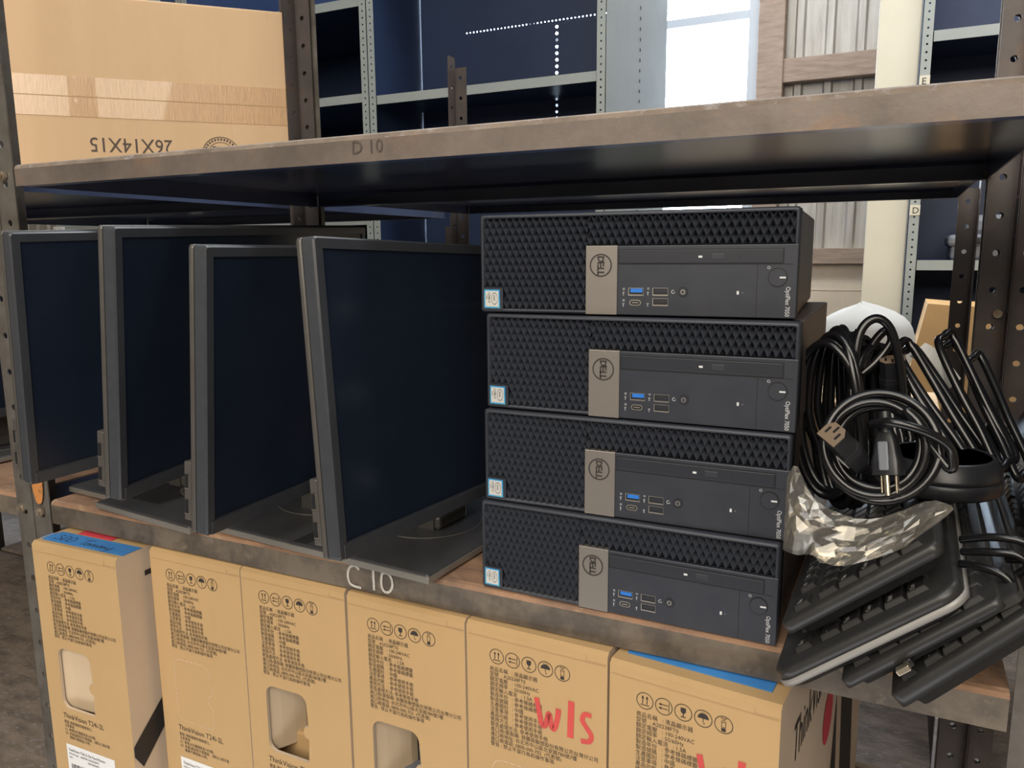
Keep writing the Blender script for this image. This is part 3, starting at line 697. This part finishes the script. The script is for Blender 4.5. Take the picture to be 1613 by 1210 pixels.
    b = MB(); b.cyl((.1958, .001, .0216), -Y, .0044, .0016, 28, 1); b.cyl((.1958, .001, .0216), -Y, .0036, .0018, 28, 0); b.cyl((.1958, .001, .0216), -Y, .0021, .0020, 20, 2); b.cyl((.1958, .001, .0216), -Y, .0013, .0022, 16, 0)
    b.build('audio_jack', [M['pc'], M['hole'], M['usb_steel']], front)
    b = MB()
    for x, z, s in ((.1425, .0248, 'SS'), (.1425, .0148, 'SS'), (.1648, .0252, 'D'), (.1648, .0152, '')):
        b.text(s, .0026, (x-.0006, -.0006, z), -Z, X); b.ribbon([(x, z-.0034), (x, z-.0068)], .0003, (0, -.0006, 0), X, Z); b.flat([(x-.0005, z-.0060), (x+.0005, z-.0060), (x, z-.0072)], (0, -.0006, 0), X, Z); b.ribbon([(x, z-.0048), (x+.0011, z-.0040)], .0003, (0, -.0006, 0), X, Z); b.ribbon([(x, z-.0050), (x-.0010, z-.0042)], .0003, (0, -.0006, 0), X, Z)
    for q in ring2((.1872, .0216), .0016, .0004, 20)[3:]: b.flat(q, (0, -.0006, 0), X, Z)
    b.box(.2415, .2433, -.0007, -.0004, .0200, .0230); b.cyl((.2462, -.0004, .0214), -Y, .0003, .0002, 8)
    for q in ring2((.2668, .0428), .0012, .0003, 16): b.flat(q, (0, -.0006, 0), X, Z)
    b.build('port_symbols', M['white_ink'], front)
    b = MB(); b.text('OptiPlex 7050', .0052, (.2812, -.0006, .0270), -Z, X, sx=.82); b.build('model_lettering', M['white_ink'], front, label='white lettering OptiPlex 7050')
    b = MB(); b.box(.0016, .0236, -.0002, .007, .0022, .0234); b.build('sticker_pad', M['pc'], front)
    b = MB(); b.box(.0040, .0205, -.0006, 0, .0040, .0218, 1); b.box(.0053, .0192, -.0008, 0, .0054, .0205, 0)
    b.text('CORE i7', .0035, (.0082, -.0010, .0193), -Z, X, 2, sx=.8); b.text('inside', .0018, (.0062, -.0010, .0166), -Z, X, 2)
    b.text('intel', .0034, (.0139, -.0010, .0166), -Z, X, 2, sx=.9)
    for q in ring2((0, 0), 1, .09, 26): b.flat([(.0150+a*.0032, .0132+c_*.0058) for a, c_ in q], (0, -.0010, 0), X, Z, 2)
    b.build('processor_sticker', [M['sticker'], M['sticker_blue'], M['drive']], front, label='silver and blue processor sticker')
    return t
PCS = [(-.1058, .0015, -.67, 'black desktop computer on its side, bottom of the stack of four'),
       (-.1017, .0030, .22, 'black desktop computer on its side, second from the bottom of the stack'),
       (-.0998, .0062, .24, 'black desktop computer on its side, second from the top of the stack'),
       (-.1053, .0068, 2.98, 'black desktop computer on its side, topmost of the stack and turned slightly')]
pc0 = make_pc()
for i, (x, y, yaw, lab) in enumerate(PCS):
    t = pc0 if i == 0 else copy_tree(pc0)
    t.location = (x, y, .0006 + i*.0940); t.rotation_euler = (0, 0, R(yaw)); t['label'] = lab

# ------------------------------------------------------------------ grey shelving units across the aisle
def far_unit(x0, nb, wb, y0, y1, levels, label, side_r=False, holes=False, top=2.2, group='grey enamel shelving units across the aisle'):
    t = thing('shelving_unit', (x0, y0, FZ), label, 'shelving', group); inv = Matrix.Translation((-x0, -y0, -FZ)); made = []
    for k in range(nb+1):
        for dx in ((-.034, .002) if 0 < k < nb else ((.002,) if k == 0 else (-.034,))):
            xx = x0 + k*wb + dx
            b = MB(); n = int((top-FZ)/.0254); b.perf((xx, y0, FZ+.004), X, Z, .031, .0254, n, .0036); b.solid(.0015)
            made.append(b.build('front_post', M['cabinet'], t))
        xx = x0+k*wb
        b = MB(); b.box(xx-.0012, xx+.0012, y0+.004, y1, FZ+.005, top)
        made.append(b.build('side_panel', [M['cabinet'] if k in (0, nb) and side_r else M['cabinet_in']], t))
    for k in range(nb):
        for z in levels[k]:
            b = MB(); b.box(x0+k*wb+.036, x0+(k+1)*wb-.036, y0+.003, y0+.006, z-.034, z, 0); b.box(x0+k*wb+.003, x0+(k+1)*wb-.003, y0+.006, y1-.004, z-.004, z, 1)
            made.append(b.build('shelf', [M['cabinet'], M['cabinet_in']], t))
    xs = x0 + nb*wb
    if holes:
        b = MB(); ya = y0+.40; hx = -1.052; zr = 1.262; p = .0165; r = .0050
        xa = x0+(nb-1)*wb+.003; xb = xs-.003
        xi = -1.476; nh = int((xb-.02-xi)/p); xe = xi+nh*p
        b.box(xa, hx-.01, ya, ya+.001, FZ+.01, zr-.012); b.box(hx+.01, xb, ya, ya+.001, FZ+.01, zr-.012)
        b.box(xa, xb, ya, ya+.001, zr+.012, top)
        b.box(xa, xi, ya, ya+.001, zr-.012, zr+.012); b.box(xe, xb, ya, ya+.001, zr-.012, zr+.012)
        b.perf((xi, ya, zr-.012), Z, X, .024, p, nh, .0028)
        nv = int((zr-.012-.75)/.0254); zb = zr-.012-nv*.0254
        b.perf((hx-.01, ya, zb), X, Z, .02, .0254, nv, .0062); b.box(hx-.01, hx+.01, ya, ya+.001, FZ+.01, zb)
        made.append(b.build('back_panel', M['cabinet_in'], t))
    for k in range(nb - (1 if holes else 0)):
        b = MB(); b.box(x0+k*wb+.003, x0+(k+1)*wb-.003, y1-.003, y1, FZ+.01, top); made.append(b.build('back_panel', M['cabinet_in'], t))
    for o in made: o.data.transform(inv)
    return t
lv = [1.34, .975, .49, -.02, -.55]
u1 = far_unit(-3.70, 3, 1.0, 2.05, 2.82, [lv, lv, [1.80, .960, .30, -.2, -.7]], 'long grey shelving unit across the aisle in front of the window', True, True)
b = MB()
for k in range(60): b.box(.0016+2.9988+.0004, 3.0028, .385, .391, .2+.0381*k, .2+.0381*k+.012)
b.build('side_slot', M['hole'], u1)
u2 = far_unit(.274, 2, .95, 2.40, 2.85, [[1.045, .300, -.09, -.55], [1.045, .300, -.09, -.55]], 'grey shelving unit with letter labels on its post, behind the right rack', False, False)
for z, s in ((.452, 'D'), (.872, 'E')):
    b = MB(); b.box(.002, .034, -.002, -.0005, z-FZ, z-FZ+.034, 0); b.text(s, .030, (.009, -.0024, z-FZ+.006), X, Z, 1)
    b.build('letter_label', [M['cream'], M['ink']], u2, label='cream label with letter ' + s)
for xx, zz in ((-3.70+.0, .455), (-2.70, .455)):
    b = MB(); b.box(xx+3.70-.03, xx+3.70+.055, -.003, -.0005, zz-FZ, zz-FZ+.034, 0)
    for dx, s in ((-.022, '1'), (.012, '0')): b.text(s, .024, (xx+3.70+dx, -.0036, zz-FZ+.008), X, Z, 1)
    b.build('shelf_label', [M['label'], M['ink_soft']], u1)
b = MB(); b.box(-.066, .066, -.02, .02, 0, 3.2, bev=.004)
o = b.build('cream_panel', M['cream']); o.location = (.206, 2.46, FZ); tag(o, 'tall cream enamel end panel beside the lettered shelving post', 'panel')
# office machine and carton on the right hand unit
t = thing('office_machine', (.60, 2.55, .300), 'dark grey office machine on the far right shelving unit', 'machine')
b = MB(); b.box(-.19, .19, -.12, .14, 0, .05, bev=.01); b.box(-.20, .20, -.13, .14, .045, .085, bev=.012); b.box(-.15, .19, -.10, .14, .08, .15, bev=.02); b.build('body', M['printer'], t)
b = MB(); b.box(-.13, .15, -.145, -.125, .055, .075, bev=.004); b.build('paper_slot', M['hole'], t)
t = thing('tan_carton', (.56, 2.0, FZ), 'tall plain orange-tan carton standing in the aisle behind the right rack', 'box')
b = MB(); H = .177 - FZ
b.prism([(-.258, 0, 0), (.25, 0, 0), (.25, 0, H-.01), (-.14, 0, H-.006), (-.219, 0, H), (-.258, 0, H-.217)], (0, .26, 0)); bmesh.ops.recalc_face_normals(b.bm, faces=b.bm.faces[:])
b.build('body', M['carton_orange'], t)
b = MB(); b.flat(rect2(-.256, H-.30, .249, H-.297), (0, -.001, 0), X, Z); b.build('fold_line', M['fold'], t)

# ------------------------------------------------------------------ keyboards: stacked and tipped between the computers and the right upright
KROWS = [(.012, .0165, [(0,1),(2,1),(3,1),(4,1),(5,1),(6.5,1),(7.5,1),(8.5,1),(9.5,1),(11,1),(12,1),(13,1),(14,1)]),
         (.036, .0185, [(i,1) for i in range(13)]+[(13,2)]),
         (.055, .0185, [(0,1.5)]+[(1.5+i,1) for i in range(12)]+[(13.5,1.5)]),
         (.074, .0185, [(0,1.75)]+[(1.75+i,1) for i in range(11)]+[(12.75,2.25)]),
         (.093, .0185, [(0,2.25)]+[(2.25+i,1) for i in range(10)]+[(12.25,2.75)]),
         (.112, .0185, [(0,1.25),(1.25,1.25),(2.5,1.25),(3.75,6.25),(10,1.25),(11.25,1.25),(12.5,1.25),(13.75,1.25)])]
KCAP = [['Esc','F1','F2','F3','F4'], ['~','1','2','3'], ['Tab','Q','W'], ['Caps','A','S'], ['Shift','Z','X'], ['Ctrl','','Alt']]
def key_shape(b, x0, x1, y0, y1, z0, z1, cap=None):
    d = .0016
    lo = [(x0, y0, z0), (x1, y0, z0), (x1, y1, z0), (x0, y1, z0)]; mid = [(x0+d*.8, y0+d, z1-.0008), (x1-d*.8, y0+d, z1-.0008), (x1-d*.8, y1-d, z1-.0008), (x0+d*.8, y1-d, z1-.0008)]
    hi = [(x0+d*1.2, y0+d*1.4, z1), (x1-d*1.2, y0+d*1.4, z1), (x1-d*1.2, y1-d*1.4, z1), (x0+d*1.2, y1-d*1.4, z1)]
    loft(b, [lo, mid, hi], cap0=False)
    if cap: b.text(cap, .0054, (x0+.0080, y0+d*1.7, z1+.0002), Y, -X, 1)
def keyboard(loc, yaw, roll, L, W, th, style, label):
    """local x: from the function-key edge to the space-bar edge, y: from the Esc end, z: normal of the key face"""
    t = thing('keyboard', loc, label, 'keyboard', 'black keyboards stacked beside the computers')
    t.rotation_euler = Matrix.Rotation(R(yaw), 3, 'Z').to_4x4().to_3x3().__matmul__(Matrix.Rotation(-R(roll), 3, 'Y')).to_euler()
    k = L/.142; rad = .016 if style == 'silver' else .006
    def outline(g, r): return rrect(g, g, L-g, W-g, r, 6)
    z3 = lambda z, g, r: [(a, c, z) for a, c in outline(g, r)]
    b = MB()
    if style == 'silver':
        loft(b, [z3(-th, .006, rad), z3(-th*.78, .001, rad), z3(-th*.74, 0, rad)]); loft(b, [z3(-th*.46, 0, rad), z3(-.0016, .001, rad), z3(0, .0035, rad)])
    else:
        loft(b, [z3(-th, .010, rad), z3(-th*.56, .0075, rad), z3(-th*.54, 0, rad), z3(-.0015, 0, rad), z3(0, .0018, rad)])
    b.build('case', M['kb'], t, True, ang=16)
    if style == 'silver':
        b = MB(); loft(b, [z3(-th*.74, -.0004, rad), z3(-th*.46, -.0004, rad)]); b.build('silver_trim', M['kb_silver'], t, True, ang=10, label='silver edge trim')
    rest = MB(); u = .0185; oy = .009 if style != 'silver' else .018
    ox = L*.05 if style == 'silver' else 0.0
    for ri, (x0, w, keys) in enumerate(KROWS):
        x0 = ox + x0*k*(.88 if style == 'silver' else 1)+.002; w = w*k*(.88 if style == 'silver' else 1)
        near = MB()
        for ci, (s, n) in enumerate(keys):
            y0 = oy + s*u; y1 = y0 + n*u - .0008
            if s < 5:
                q = MB(); cp = KCAP[ri][ci] if ci < len(KCAP[ri]) else None
                key_shape(q, x0, x0+w-.0008, y0, y1, -.001, .0040, cp); q.build('key', [M['key'], M['white_ink']], t)
            else: key_shape(rest, x0, x0+w-.0008, y0, y1, -.001, .0040)
        near.bm.free()
        for s in (15.5, 16.5, 17.5, 19.2, 20.2, 21.2, 22.2):
            if W > .40 and not (ri == 4 and s in (15.5, 17.5)) and not (ri == 3 and s < 18): key_shape(rest, x0, x0+w-.0008, oy+s*u, oy+(s+1)*u-.0008, -.001, .0040)
    o = rest.build('key_field', M['key'], t); o['kind'] = 'stuff'
    b = MB()
    for xx in (.02, L-.035):
        for yy in (.03, W-.05): b.box(xx, xx+.012, yy, yy+.02, -th-.002, -th+.002)
    b.build('rubber_feet', M['cable'], t)
    if style == 'rest':
        b = MB(); b.box(L*.80, L+.012, .004, W-.004, -th*.75, -.004, bev=.006, seg=3); b.build('palm_rest', M['kb'], t, True)
    return t
keyboard((.273, -.086, .0225), -1, 47, .118, .43, .021, 'plain', 'black keyboard lowest in the tipped stack, against the right upright')
keyboard((.2393, -.086, .0262), -1, 42, .126, .43, .0145, 'rest', 'black keyboard second from the bottom of the tipped stack')
keyboard((.1905, -.084, .0172), -1, 39.3, .153, .43, .0185, 'silver', 'black keyboard with silver edge trim and rounded corners in the stack')
keyboard((.1945, -.074, .0555), -1, 40, .130, .42, .018, 'plain', 'black keyboard on top of the tipped stack, under the plastic bag')
keyboard((.362, .125, .062), -3, 64, .140, .40, .022, 'plain', 'black keyboard on edge behind the right upright at the frame edge')

# ------------------------------------------------------------------ power cords, bag and the rest of the heap
CR = .0034
def cord(name, label, paths, r=CR, cat='cable', group='black power cords heaped beside the computers', loc=(0,0,0)):
    t = thing(name, loc, label, cat, group); b = MB()
    for P, closed in paths: b.tube(P, r, 10, 0, closed)
    for v in b.bm.verts: v.co -= Vector(loc)
    b.build('cord', M['cable'], t, True); return t
def coil(c, nrm, a, bb, turns, drift, seed, rot=0.0, jit=.003):
    c = Vector(c); n = Vector(nrm).normalized(); u = (Z.cross(n)).normalized(); v = n.cross(u); rr = random.Random(seed); P = []
    N = int(turns*18); ph = [rr.uniform(-1, 1) for _ in range(int(turns)+3)]
    for i in range(N+1):
        A = 2*PI*i/18 + rot; k = i/18; j = int(k); f = k-j; w = ph[j]*(1-f)+ph[j+1]*f
        P.append(c + u*(a+jit*w)*math.cos(A) + v*(bb+jit*w)*math.sin(A) + n*(drift*(k/turns-.5) + .002*math.sin(A*1.7+seed)))
    return P
view = Vector((.0, -.62, .15))
# front coil with its two plugs
P = coil((.2535, -.030, .1915), (-.05, -.93, .28), .0360, .0380, 8.2, .024, 3, jit=.0075)
A = spline([P[-1], (.300, -.045, .185), (.300, -.050, .200), (.285, -.058, .212), (.262, -.060, .218), (.248, -.045, .212)], 8)
ct = cord('power_cord', 'black power cord coiled in front, plug ends showing inside the ring', [(spline(P, 3), False), (A, False)], loc=(.2535, -.028, .15))
def plug_frame(o, d, up):
    d = Vector(d).normalized(); s = d.cross(Vector(up)).normalized(); w = s.cross(d); m = Matrix.Identity(4)
    m.col[0][:3] = s; m.col[1][:3] = d; m.col[2][:3] = w; m.col[3][:3] = o; return m
def add_connector(parent, o, d, up):
    """appliance coupler: six sided nose with three slots, stepped shoulder, ribbed strain relief; looks along d"""
    m = Matrix.Translation(-parent.location) @ plug_frame(o, d, up)
    hexa = lambda k, y: [(x*k, y, z*k) for x, z in ((-.0105, -.0075), (.0105, -.0075), (.0105, .0030), (.0060, .0078), (-.0060, .0078), (-.0105, .0030))]
    b = MB(); loft(b, [hexa(1, 0), hexa(1, -.017)]); loft(b, [hexa(1.12, -.017), hexa(1.15, -.022), hexa(1.0, -.036), hexa(.5, -.046)])
    for i in range(4): b.cyl((0, -.046-.005*i, 0), -Y, .0048-.0003*i, .003, 14)
    b.cyl((0, -.046, 0), -Y, .0036, .03, 12)
    b.bm.transform(m); bmesh.ops.recalc_face_normals(b.bm, faces=b.bm.faces[:]); c = b.build('connector', M['plug'], parent)
    b = MB(); b.poly([(x*.98, .0003, z*.98) for _, z, x in [(0, q[2], q[0]) for q in hexa(1, 0)]]); 
    for x, z in ((-.0055, .0002), (.0055, .0002), (0, .0036)): b.box(x-.0009, x+.0009, .0002, .0007, z-.0028, z+.0028, 1)
    b.bm.transform(m); b.build('connector_face', [M['conn_face'], M['hole']], c)
    b = MB(); 
    for a in ((-.004, -.003, -.034, -.024), (.003, .004, -.034, -.024)): b.box(a[0], a[1], a[2], a[3], -.0092, -.0084)
    b.box(-.004, .004, -.034, -.033, -.0092, -.0084); b.box(-.004, .004, -.025, -.024, -.0092, -.0084)
    b.bm.transform(m); b.build('moulded_mark', M['white_ink'], c)
def add_plug(parent, o, d, up):
    m = Matrix.Translation(-parent.location) @ plug_frame(o, d, up) @ Matrix.Scale(.82, 4)
    sec = lambda w, h, y, r=.003: [(x, y, z) for x, z in rrect(-w, -h, w, h, r, 3)]
    b = MB(); loft(b, [sec(.0125, .0095, 0, .004), sec(.0125, .0095, -.012, .004), sec(.0105, .0075, -.020), sec(.0085, .006, -.034), sec(.006, .005, -.040)])
    b.cyl((0, -.038, 0), -Y, .0065, .005, 16); b.cyl((0, -.043, 0), -Y, .0050, .014, 14); b.bm.transform(m); bmesh.ops.recalc_face_normals(b.bm, faces=b.bm.faces[:]); c = b.build('plug', M['plug'], parent, True)
    b = MB(); b.box(-.0045, .0045, -.030, -.004, .0078, .0102, bev=.0015); b.bm.transform(m); b.build('grip', M['printer'], c)
    for x, z in ((-.0063, -.002), (.0063, -.002)):
        b = MB(); b.box(x-.0008, x+.0008, 0, .016, z-.003, z+.003, bev=.0004); b.bm.transform(m); b.build('prong', M['prong'], c)
    b = MB(); b.cyl((0, 0, .0045), Y, .0024, .018, 12); b.bm.transform(m); b.build('prong', M['prong'], c)
add_connector(ct, (.2235, -.066, .2075), (-.42, -.62, .62), (.5, .2, .6))
add_plug(ct, (.262, -.050, .1765), (.12, -.25, -.95), (-.35, -.85, .3))
# tall hank behind, against the computers
paths = []
for k in range(18):
    a = R(-66 + k*6.9); c = (.209+.0026*k, .078+.009*(k % 3)+.0015*k, .186+.004*math.sin(k*2.1))
    P = coil(c, (math.cos(a), math.sin(a)*-1, .10), .030+.003*math.sin(k*1.3), .070+.010*math.sin(k*.24), 1.0, .004, 20+k, jit=.004)
    paths.append((spline(P[:-1], 3, True), True))
cord('power_cord', 'black power cord in a tall folded hank leaning on the computer stack', paths, .0036, loc=(.225, .09, .12))
# single arch above it
P = spline([(.228, .075, .19), (.229, .075, .235), (.232, .08, .268), (.243, .085, .280), (.255, .088, .272), (.264, .09, .245), (.270, .092, .21)], 8)
Q = spline([(.232, .10, .21), (.240, .105, .250), (.252, .108, .268), (.257, .11, .258), (.246, .105, .240), (.234, .10, .228)], 8)
cord('power_cord', 'black power cord arching highest over the heap', [(P, False), (Q, False)], .0039, loc=(.245, .09, .2))
# long leaning hank at the right
paths = []
for k, (p0, p1) in enumerate((((.266, .130, .250), (.330, .085, .150)), ((.272, .150, .243), (.338, .10, .152)), ((.302, .160, .256), (.352, .115, .158)), ((.306, .185, .246), (.357, .13, .155)), ((.328, .18, .235), (.368, .125, .148)))):
    p0, p1 = Vector(p0), Vector(p1); d = p1-p0; s = Vector((.0055, .012, .004))
    paths.append((spline([p0+s, p0-d*.03, p0-s, p0+d*.35-s*1.2, p0+d*.7-s, p1-s, p1+d*.03, p1+s, p0+d*.6+s, p0+d*.3+s*1.1], 7, True), True))
hk = cord('power_cord', 'black power cord in a long folded hank leaning to the right upright', paths, .0037, loc=(.32, .13, .14))
add_connector(hk, (.352, .16, .178), (.25, -.5, .8), (0, -1, 0))
t = thing('cord_tag', (.298, .175, .235), 'pale paper tag wrapped round the leaning cord hank', 'tag')
b = MB(); pts = spline([(-.012, 0, .016), (-.004, -.006, .012), (.008, -.008, .000), (.020, -.004, -.016)], 5)
for p, q in zip(pts, pts[1:]): b.poly([p, q, q+Vector((-.012, 0, -.014)), p+Vector((-.012, 0, -.014))])
b.solid(.0004); b.build('paper', M['label'], t)
# connectors lying in the back of the heap
cb = cord('power_cord', 'black power cord end lying between the two hanks', [(spline([(.258, .12, .215), (.262, .11, .19), (.268, .10, .165), (.275, .09, .15)], 6), False)], .0036, loc=(.262, .11, .2))
add_connector(cb, (.259, .10, .243), (-.1, -.35, .9), (0, -1, 0))
# thick keyboard cables looping at the right
for i, (pts, lab) in enumerate((([(.313, -.030, .128), (.330, -.040, .136), (.346, -.045, .138), (.357, -.045, .133), (.355, -.04, .124), (.343, -.03, .118)], 'black keyboard cable, upper loop over the second keyboard'),
                                ([(.314, -.036, .121), (.330, -.046, .127), (.345, -.05, .129), (.353, -.05, .122), (.348, -.045, .113)], 'black keyboard cable, middle loop over the second keyboard'),
                                ([(.313, -.042, .114), (.326, -.052, .117), (.339, -.058, .115), (.346, -.060, .104), (.343, -.058, .093), (.336, -.05, .086)], 'black keyboard cable, lowest and loosest loop over the second keyboard'))):
    o = MB().tube(spline(pts, 8), .0029, 10).build('keyboard_cable', M['cable'], None, True); tag(o, lab, 'cable', 'keyboard cables at the right')
o = MB().tube(spline([(.318, .20, .165), (.335, .195, .172), (.352, .19, .170), (.370, .18, .155), (.388, .17, .138)], 8), .0018, 8).build('thin_cable', M['cable'], None, True)
tag(o, 'thin black cable lying over the cloudy plastic sleeve', 'cable')
# usb plug showing between the lower keyboards
t = thing('usb_plug', (.281, -.091, .049), 'small metal plug end poking out between the two lower keyboards', 'plug')
b = MB(); b.box(-.006, .004, -.003, .004, -.002, .002, bev=.0005); b.bm.transform(Matrix.Rotation(R(-42), 4, 'Y')); b.build('shell', M['prong'], t)
b = MB(); b.box(.0, .006, .004, .016, -.003, .003, bev=.001); b.bm.transform(Matrix.Rotation(R(-42), 4, 'Y')); b.build('grip', M['plug'], t)
# round black device on the keyboards
t = thing('round_speaker', (.300, .070, .139), 'round black desktop device with sloping shoulder on the keyboards', 'device')
b = MB(); b.lathe((0, 0, 0), [(.045, 0), (.049, .003), (.049, .012), (.048, .0135)], 64); b.build('base', M['plug'], t, True)
b = MB(); b.lathe((0, 0, .0138), [(.048, 0), (.0475, .003), (.0425, .0145), (.041, .0160), (.0395, .0162), (.039, .0153)], 64); b.build('shoulder', M['plug'], t, True)
b = MB(); b.cyl((0, 0, .0287), Z, .0389, .0004, 64); b.build('top_disc', M['drive'], t)
# cloudy sleeve
b = MB(); NX, NY = 16, 6; G = []
for i in range(NX+1):
    row = []
    for j in range(NY+1):
        s, q = i/NX, j/NY
        row.append(b.bm.verts.new((.320+.060*s, .215-.02*q, .166-.018*q-.012*s*s+.004*math.sin(s*3.1+q)+.002*mnoise.noise((s*6, q*5, 1)))))
    G.append(row)
for i in range(NX):
    for j in range(NY): b.bm.faces.new((G[i][j], G[i+1][j], G[i+1][j+1], G[i][j+1]))
b.solid(.0015); o = b.build('plastic_sleeve', M['sleeve'], None, True); tag(o, 'cloudy flat plastic sleeve lying behind the round device', 'sleeve')
# crumpled clear bag: two films joined along their edges
def film(name, U, Lw, yf, yb, seed, label):
    """U and Lw: upper and lower outline as (x,z) points from left to right; yf, yb: front and back depth"""
    NX, NY = 19, 8; b = MB(); up = spline2(U, 10); lo = spline2(Lw, 10)
    at = lambda L, s: Vector(L[0]).lerp(Vector(L[0]), 0) if False else (lambda k: Vector(L[int(k)]).lerp(Vector(L[min(int(k)+1, len(L)-1)]), k-int(k)))(s*(len(L)-1)*.99999)
    def ridge(p): return 1-abs(mnoise.noise(p))*2.2
    for side in (0, 1):
        G = []
        for i in range(NX+1):
            row = []
            for j in range(NY+1):
                s, q = i/NX, j/NY; p = at(lo, s).lerp(at(up, s), q); e = min(1, 6*min(s, 1-s, q, 1-q))**.5
                w = ridge((p.x*26+p.y*14+seed, p.y*34-p.x*10, side*7.3))*.75 + ridge((p.x*62-p.y*30, p.y*58+seed, 3+side))*.22 + ridge((p.x*30+p.y*48, seed, 5))*.45
                y = (yf if side == 0 else yb)*e + (yf+yb)/2*(1-e) + (w-.7)*.0085*(.25+.75*e)*(1 if side == 0 else -1)
                dx = mnoise.noise((p.x*150, p.y*150, seed+side))*.0045*e
                row.append(b.bm.verts.new((p.x+dx, y, p.y+dx*.7)))
            G.append(row)
        for i in range(NX):
            for j in range(NY):
                f = b.bm.faces.new((G[i][j], G[i+1][j], G[i+1][j+1], G[i][j+1]) if side == 0 else (G[i][j], G[i][j+1], G[i+1][j+1], G[i+1][j]))
    o = b.build(name, M['clear']); return tag(o, label, 'bag')
film('plastic_bag', [(.194, .171), (.200, .182), (.212, .160), (.228, .150), (.250, .147), (.272, .157), (.288, .166), (.3025, .1645)], [(.1935, .115), (.203, .112), (.215, .114), (.231, .108), (.250, .115), (.272, .128), (.290, .147), (.304, .162)], -.084, -.055, 1.7, 'crumpled clear plastic bag under the front cord coil')
# white bag slumped at the back of the shelf
b = MB(); NU, NV = 36, 18; G = []
for j in range(NV+1):
    row = []; f = j/NV
    for i in range(NU):
        A = 2*PI*i/NU; r_ = min(1, (.75+.6*f)) * (1 if f < .72 else max(0.02, 1-((f-.72)/.28)**2.2))
        w = 1+.10*mnoise.noise((math.cos(A)*1.7, math.sin(A)*1.7, f*4))+.06*mnoise.noise((math.cos(A)*5, math.sin(A)*5, f*9))
        row.append(b.bm.verts.new((.080*r_*w*math.cos(A)-.012*f*f, .052*r_*w*math.sin(A), .262*f*(1+.05*mnoise.noise((math.cos(A), math.sin(A), f*2))))))
    G.append(row)
for j in range(NV):
    for i in range(NU): b.bm.faces.new((G[j][i], G[j][(i+1) % NU], G[j+1][(i+1) % NU], G[j+1][i]))
b.bm.faces.new(G[0][::-1]); b.bm.faces.new(G[-1])
o = b.build('white_bag', M['white_bag'], None, True); o.location = (.194, 1.5, -.030); o.scale = (1.4, 1.3, .90)
t = thing('plain_carton', (.215, 1.5, FZ), 'plain tan carton under the white bag, in the aisle behind the racks', 'box')
b = MB(); b.box(-.15, .15, -.11, .13, 0, -.031-FZ, bev=.003); b.build('body', M['kraft_big'], t); tag(o, 'white plastic bag slumped beyond the heaped cords, in front of the cream panel', 'bag')
